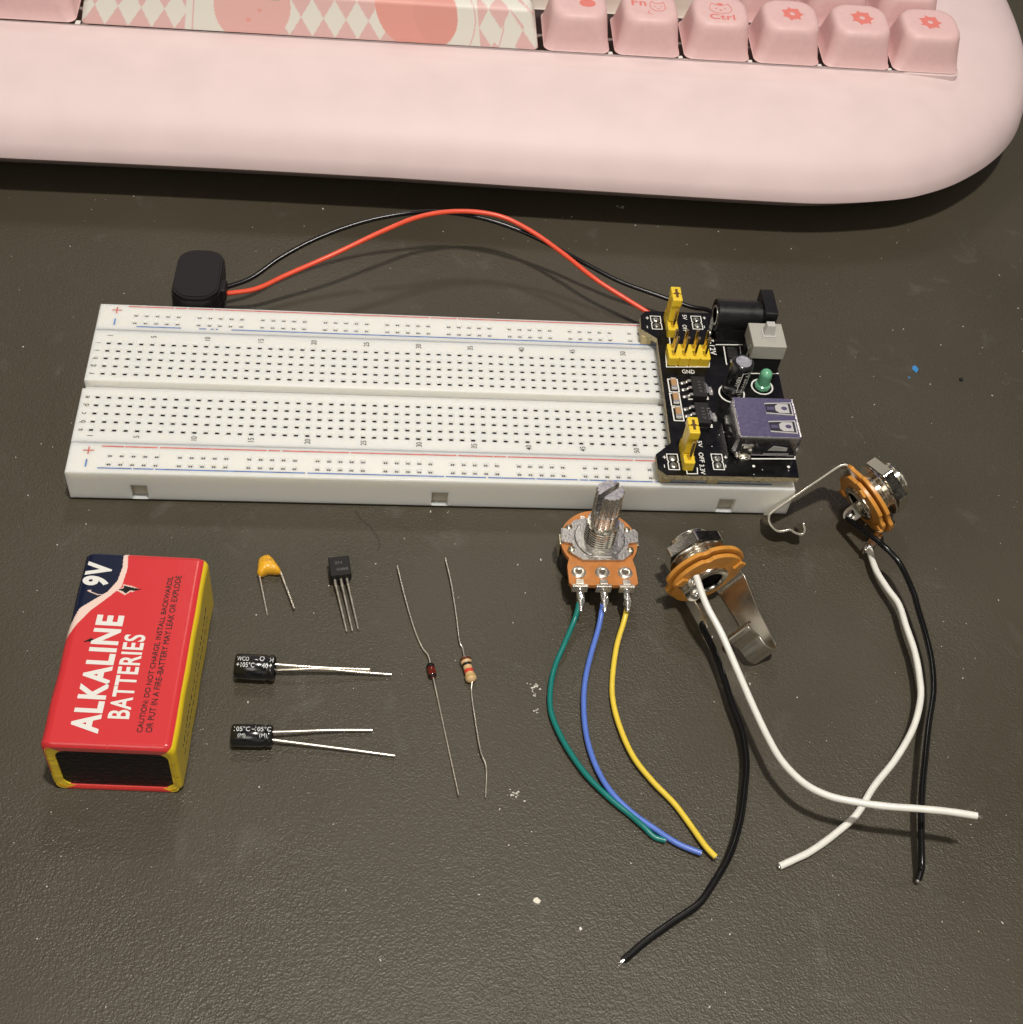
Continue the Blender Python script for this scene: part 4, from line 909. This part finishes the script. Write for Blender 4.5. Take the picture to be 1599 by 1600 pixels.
    gr = [(137, 45), (131, 75), (118, 112), (85, 190), (62, 250), (45, 320), (47, 400), (70, 470), (110, 540), (170, 620), (240, 690), (300, 740), (350, 785), (385, 815), (422, 829)]
    bl = [(215, 52), (211, 80), (198, 130), (175, 220), (158, 310), (155, 400), (165, 500), (195, 590), (240, 665), (312, 738), (380, 788), (460, 838), (540, 871)]
    ye = [(300, 40), (296, 66), (284, 112), (258, 190), (247, 300), (250, 380), (275, 470), (320, 560), (380, 635), (450, 710), (500, 775), (550, 845), (588, 884)]
    def zprof(k, n_, zend): u = k/(n_-1); return .46*max(0, 1-u*3.2)**1.3 + .07 + .05*math.sin(u*math.pi)*1.0 + (zend)*max(0, u-.8)*5
    for nm, P_, mt, ze, lab in (('green_wire', gr, W_GREEN, .0, 'green wire, leftmost on the lugs'), ('blue_wire', bl, W_BLUE, .05, 'blue wire between green and yellow'), ('yellow_wire', ye, W_YELLOW, .08, 'yellow wire, rightmost on the lugs')):
        pts = [at(*c4(*p), zprof(k, len(P_), ze)) for k, p in enumerate(P_)]
        wire(nm, pts, .058, mt, t, tip=.03, label=lab, tipr=.02)
pot()

# ------------------------------------------------------------------ jack sockets
def jack(c_px, ax_img, facing, turn, label, lugs, wires, wp=None, cut=0.):
    """c_px: disc centre; ax_img: direction of the sleeve as it points away; facing: how squarely the disc faces the camera; turn: roll of the spring about the axis"""
    v = (at(*c_px) - CL).normalized(); rt = v.cross(Vector((0, 0, 1))).normalized()
    cu = CR @ Vector((0, 1, 0)); cu = (cu - v*cu.dot(v)).normalized(); cr_ = v.cross(cu)
    ia = (cr_*ax_img[0] + cu*ax_img[1]).normalized()
    A = ia*math.sqrt(1-facing**2) + v*facing
    W0 = A.cross(v).normalized(); B0 = W0.cross(A).normalized() * 1
    if B0.dot(v) < 0: B0 = -B0
    if wp is not None and W0.dot(cr_*wp[0] + cu*wp[1]) < 0: W0 = -W0
    if turn < 20: W0, B0 = B0, (-W0 if W0.dot(cr_) > 0 else W0)
    th = math.radians(turn); B = B0*math.cos(th) + W0*math.sin(th); W = W0*math.cos(th) - B0*math.sin(th)
    zc = max(.93*math.sqrt(max(0, 1-A.z**2)) + .01, .73*math.sqrt(max(0, 1-A.z**2)) - A.z*.8)
    C = at(c_px[0], c_px[1], zc)
    t = thing('jack_socket', (C[0], C[1], 0), label, 'jack socket', 'open frame jack sockets with wires')
    F = frame(Vector(C), W, B, A) if W.cross(B).dot(A) > 0 else frame(Vector(C), B, W, A)
    G = frame(Vector(C), W, B, A)                     # x = W, y = B, z = A
    if DEBUG: print('JACK', C, 'A', A, 'B', B, 'W', W)
    # sleeve with thread, nut, washer
    pr = [(.33, -.16), (.42, -.19), (.44, -.15), (.44, .10)]; z = .12
    while z < .84: pr += [(.475, z), (.475, z+.012), (.445, z+.035), (.445, z+.045)]; z += .065
    pr += [(.45, z), (.42, z+.03), (.345, z+.03), (.335, z), (.33, -.16)]
    m = MB(F); m.lathe(pr, 44); obj('sleeve', m, CHROME, t, smooth=35)
    m = MB(F); m.lathe([(.31, -.20), (.33, -.23), (.42, -.23), (.46, -.20), (.44, -.17), (.31, -.17), (.31, -.20)], 44); obj('rivet_ring', m, CHROME, t, smooth=50)
    m = MB(F); m.lathe([(.0001, .62), (.325, .62), (.325, -.12)], 32, caps=False); obj('bore', m, mat('bore_dark', (.01, .009, .008), .6), t)
    hx = [(.71*math.cos(math.radians(60*i+(12 if turn > 20 else 34))), .71*math.sin(math.radians(60*i+(12 if turn > 20 else 34)))) for i in range(6)]; c_ = ring(6, .48)
    m = MB(F); k = 6; hh = ring(6, .478); v = []
    for P_, z_ in ((hx, .56), (hx, .80)): v += [(x, y, z_) for x, y in P_]
    R2 = [(x*.93, y*.93) for x, y in hx]
    m.lathe([(.476, .56), (.66, .56)], 6, 0, Matrix.Rotation(math.radians(12), 4, 'Z')) if False else None
    m.prism(hx, .48, .72); obj('hex_nut', m, CHROME, t, bevel=.045, seg=2)
    m = MB(F); m.lathe([(.478, .38), (.66, .38), (.67, .40), (.66, .42), (.478, .42), (.478, .38)], 44); obj('washer', m, CHROME, t, smooth=40)
    # insulating wafers
    def wafer(z0, z1, r, cut=0.):
        P_ = []
        for i in range(60):
            a = 2*math.pi*i/60; rr = r
            dg = math.degrees(a) % 360
            if 40 < dg < 62 or 118 < dg < 140 or 215 < dg < 232 or 300 < dg < 316: rr = r*.93
            x, y = rr*math.cos(a), rr*math.sin(a)
            if cut and y > cut: y = cut
            P_.append((x, y))
        inner = [(.445*math.cos(2*math.pi*i/60), .445*math.sin(2*math.pi*i/60)) for i in range(60)]
        v = [(x, y, z0) for x, y in P_] + [(x, y, z0) for x, y in inner] + [(x, y, z1) for x, y in P_] + [(x, y, z1) for x, y in inner]; n = 60; f = []
        for i in range(n):
            j = (i+1) % n; f += [(i, n+i, n+j, j), (2*n+i, 2*n+j, 3*n+j, 3*n+i), (i, j, 2*n+j, 2*n+i), (n+i, 3*n+i, 3*n+j, n+j)]
        m = MB(G); m.add(v, f); return m
    obj('insulating_washer', wafer(.0, .10, .93), AMBER, t, bevel=.025, seg=2)
    obj('insulating_washer', wafer(-.15, -.045, .84, .70), AMBER, t, bevel=.025, seg=2)
    m = MB(G); m.ribbon([(0, .47, -.022), (0, .86, -.022)], (1, 0, 0), .7, .035); obj('spring_base', m, CHROME, t)
    m = MB(G)
    for a in (25, 160, 250):
        x, y = .74*math.cos(math.radians(a)), .74*math.sin(math.radians(a)); m = MB(G); m.box(x-.12, x+.12, y-.10, y+.10, -.22, -.15); obj('insulator_lug', m, AMBER, t, bevel=.02)
    # tip spring
    pf = [(-.02, .80), (.0, .92), (.10, 1.0), (.30, 1.02), (.8, 1.01), (1.4, 1.0), (2.02, .99), (2.14, .95), (2.21, .84), (2.21, .66), (2.15, .54), (2.03, .47), (1.91, .42), (1.85, .30), (1.77, .20), (1.69, .18), (1.61, .26), (1.57, .38)]
    pts = crom([(0, b, -(s_ - (cut if s_ > 1 else 0))) for s_, b in pf], 3); Wd = []
    for p in pts:
        s_ = -p[2]; Wd.append(.78 - .20*min(1, max(0, s_)/.9) if s_ < 1.8 - cut and p[1] > .9 else .56)
    m = MB(G); m.ribbon(pts, (1, 0, 0), Wd, .055); obj('tip_spring', m, SPRING, t, smooth=30, bevel=.012)
    for (P_, wdir, wid, solder, nm) in lugs:          # points and width direction in the socket's own axes (W, B, towards the camera side)
        if len(P_[0]) == 4: Gi = G.inverted(); P_ = [((Gi @ at(p[1], p[2], p[3]))[0], (Gi @ at(p[1], p[2], p[3]))[1], -(Gi @ at(p[1], p[2], p[3]))[2]) for p in P_]
        P2 = crom([(p[0], p[1], -p[2]) for p in P_], 4); k = len(P2); wd_ = Vector((wdir[0], wdir[1], -wdir[2]))
        m = MB(G); m.ribbon(P2, wd_, [wid*(1 if i < k-4 else (.95, .85, .65, .3)[i-k+4]) for i in range(k)], .035); l = obj(nm, m, CHROME, t, smooth=50)
        if solder:
            m = MB(G); q_ = P2[-4]; m.ball(q_, .12, 0, (1, .8, 1)); m.ball(q_ + Vector((.05, .03, .07)), .08); obj('solder_joint', m, SOLDER, l, smooth=70)
    C4 = lambda q: Vector(C) + W*q[0] + B*q[1] - A*q[2]
    wires = [(nm, ([C4(q) for q in st] + [at(*p) for p in pts]), r, mt, tip, lab) for nm, st, pts, r, mt, tip, lab in wires]
    for nm, pts, r, mt, tip, lab in wires: wire(nm, pts, r, mt, t, tip=tip, label=lab)
c4 = lambda x, y: (840 + x/2.107, 920 + y/2.107)
def zz(P_, zs):
    # interpolate heights along the points
    n = len(P_); k = len(zs); R_ = []
    for i, p in enumerate(P_):
        u = i/(n-1)*(k-1); j = min(int(u), k-2); R_.append((*p, zs[j] + (zs[j+1]-zs[j])*(u-j)))
    return R_
wl = [(1104, 945)] + [c4(*p) for p in ((612, 150), (660, 270), (710, 390), (760, 490), (812, 572), (880, 640), (960, 681), (1050, 705), (1150, 718), (1250, 722), (1350, 732), (1448, 748))]
bl_ = [(1097, 970)] + [c4(*p) for p in ((545, 125), (578, 200), (612, 290), (642, 380), (675, 470), (688, 560), (681, 660), (665, 770), (630, 880), (582, 968), (530, 1035), (450, 1095), (360, 1160), (285, 1222))]
wr = [(1357, 864)] + [c4(*p) for p in ((1115, -70), (1150, -8), (1190, 50), (1212, 120), (1240, 210), (1262, 300), (1262, 370), (1235, 460), (1180, 560), (1110, 650), (1050, 740), (980, 810), (900, 865), (840, 895), (797, 914))]
br = [(1330, 815), (1345, 830), (1375, 848), (1405, 880), (1428, 925)] + [c4(*p) for p in ((1250, 60), (1280, 150), (1298, 240), (1303, 340), (1292, 450), (1275, 560), (1263, 680), (1262, 800), (1267, 900), (1264, 930), (1254, 958))]
jack((1102, 897, .8), (-.45, .89), .42, 25, 'jack socket nearer the potentiometer with its curled spring facing the camera',
     [([(-.20, -.62, .17), (-.24, -.45, .19), (-.28, -.32, .22), (-.30, -.27, .34), (-.31, -.25, .50)], (1, 0, 0), .44, True, 'tip_lug'), ([('', 1070, 926, .35), ('', 1080, 942, .38), ('', 1092, 962, .40), ('', 1104, 982, .40)], (1, -.2, 0), .22, False, 'sleeve_lug')],
     [('white_wire', [], zz([(1088, 900)] + wl, [1.42, 1.2, .9, .8, .9, 1.0, 1.1, 1.2, 1.3, 1.35]), .072, W_WHITE, .12, None), ('black_wire', [], zz([(1100, 974)] + bl_[1:], [.38, .35, .3, .3, .25, .2, .12, .08]), .072, W_BLACK, .12, None)], wp=(1, 1), cut=.2)
jack((1352, 780, .9), (.82, .57), .25, -9, 'jack socket at far right seen edge-on with long angled spring beside the breadboard corner',
     [([(0, -.05, .02), (0, -.10, .2), (0, -.12, .45), (0, -.13, .66)], (.75, 1, .0), .38, True, 'tip_lug'), ([('', 1375, 832, .35), ('', 1368, 842, .30), ('', 1359, 852, .28), ('', 1349, 864, .26)], (.3, 1, 0), .20, True, 'sleeve_lug')],
     [('white_wire', [], zz([(1357, 852)] + wr[1:], [.28, .35, .45, .45, .4, .3, .2, .12, .08]), .072, W_WHITE, .03, None), ('black_wire', [(0, -.13, .6)], zz(br[2:], [.9, .7, .6, .6, .6, .5, .35, .15]), .068, W_BLACK, .06, None)], wp=(0, 1))
# ------------------------------------------------------------------ crumbs, dust, a hair
def crumb(px, py, r, col, name, label, cat, sc=(1, 1, .5)):
    c = at(px, py, 0); m = MB(); rr = random.Random(px)
    P_ = [(c.x + r*sc[0]*rr.uniform(.6, 1.15)*math.cos(a), c.y + r*sc[1]*rr.uniform(.6, 1.15)*math.sin(a)) for a in np.linspace(0, 2*math.pi, 9)[:-1]]
    m.prism(P_, .002, r*sc[2]); o = obj(name, m, mat(name + '_' + cat.split()[0] + str(px), col, .6), bevel=r*.15, smooth=60); tag(o, label, cat)
crumb(839, 1410, .075, (.75, .70, .60), 'crumb', 'cream crumb on the desk below the potentiometer wires', 'crumb', (1, .9, .9))
crumb(907, 1452, .035, (.75, .72, .66), 'crumb', 'tiny white crumb on the desk beside the long black wire', 'crumb', (1, 1, .8))
crumb(1502, 594, .07, (.01, .01, .01), 'crumb', 'black crumb on the desk right of the circuit board', 'crumb', (1, .8, .8))
crumb(1430, 577, .11, (.04, .22, .50), 'fleck', 'blue paint fleck on the desk right of the circuit board', 'fleck', (.8, 1.3, .15))
crumb(1421, 590, .04, (.04, .22, .50), 'fleck', 'second, tiny blue fleck just left of the large one', 'fleck', (1, 1, .2))
def dust():
    m = MB(); r = random.Random(11)
    for _ in range(700):
        x, y = r.uniform(-6, 26), r.uniform(-14, 11)
        if 0 < x < 17 and 0 < y < 5.6: continue
        s = r.choice([.005, .006, .008, .010, .015]) * r.uniform(.6, 1.1); a = r.uniform(0, 3.14); e = r.choice([1, 1, 1, 1.5, 2.5])
        P_ = [(x + s*e*math.cos(b)*math.cos(a) - s*math.sin(b)*math.sin(a), y + s*e*math.cos(b)*math.sin(a) + s*math.sin(b)*math.cos(a)) for b in np.linspace(0, 2*math.pi, 7)[:-1]]
        m.prism(P_, .004, .004 + s)
    for px, py in ((838, 1078), (843, 1072), (835, 1084), (838, 1112), (965, 322), (972, 324), (802, 1240), (806, 1244), (830, 75)):
        c = at(px, py, 0)
        for _ in range(5):
            x, y = c.x + r.gauss(0, .05), c.y + r.gauss(0, .05); s = r.uniform(.012, .03); m.prism(ring(6, s, (x, y), 1, r.uniform(.4, 1)), .004, .01)
    o = obj('dust', m, mat('dust_white', (.62, .59, .52), .8), smooth=0); o['kind'] = 'stuff'; o['label'] = 'fine white dust specks on the desk'
dust()
def hair():
    P_ = [at(556, 797, .02), at(566, 812, .05), at(578, 822, .03), at(590, 838, .05), at(593, 850, .04), at(590, 862, .02)]
    m = MB(); m.tube(crom(P_, 6), .0042, 6); o = obj('hair', m, mat('hair_brown', (.05, .035, .02), .5), smooth=60); tag(o, 'short fine curled hair on the desk in front of the breadboard', 'hair')
hair()
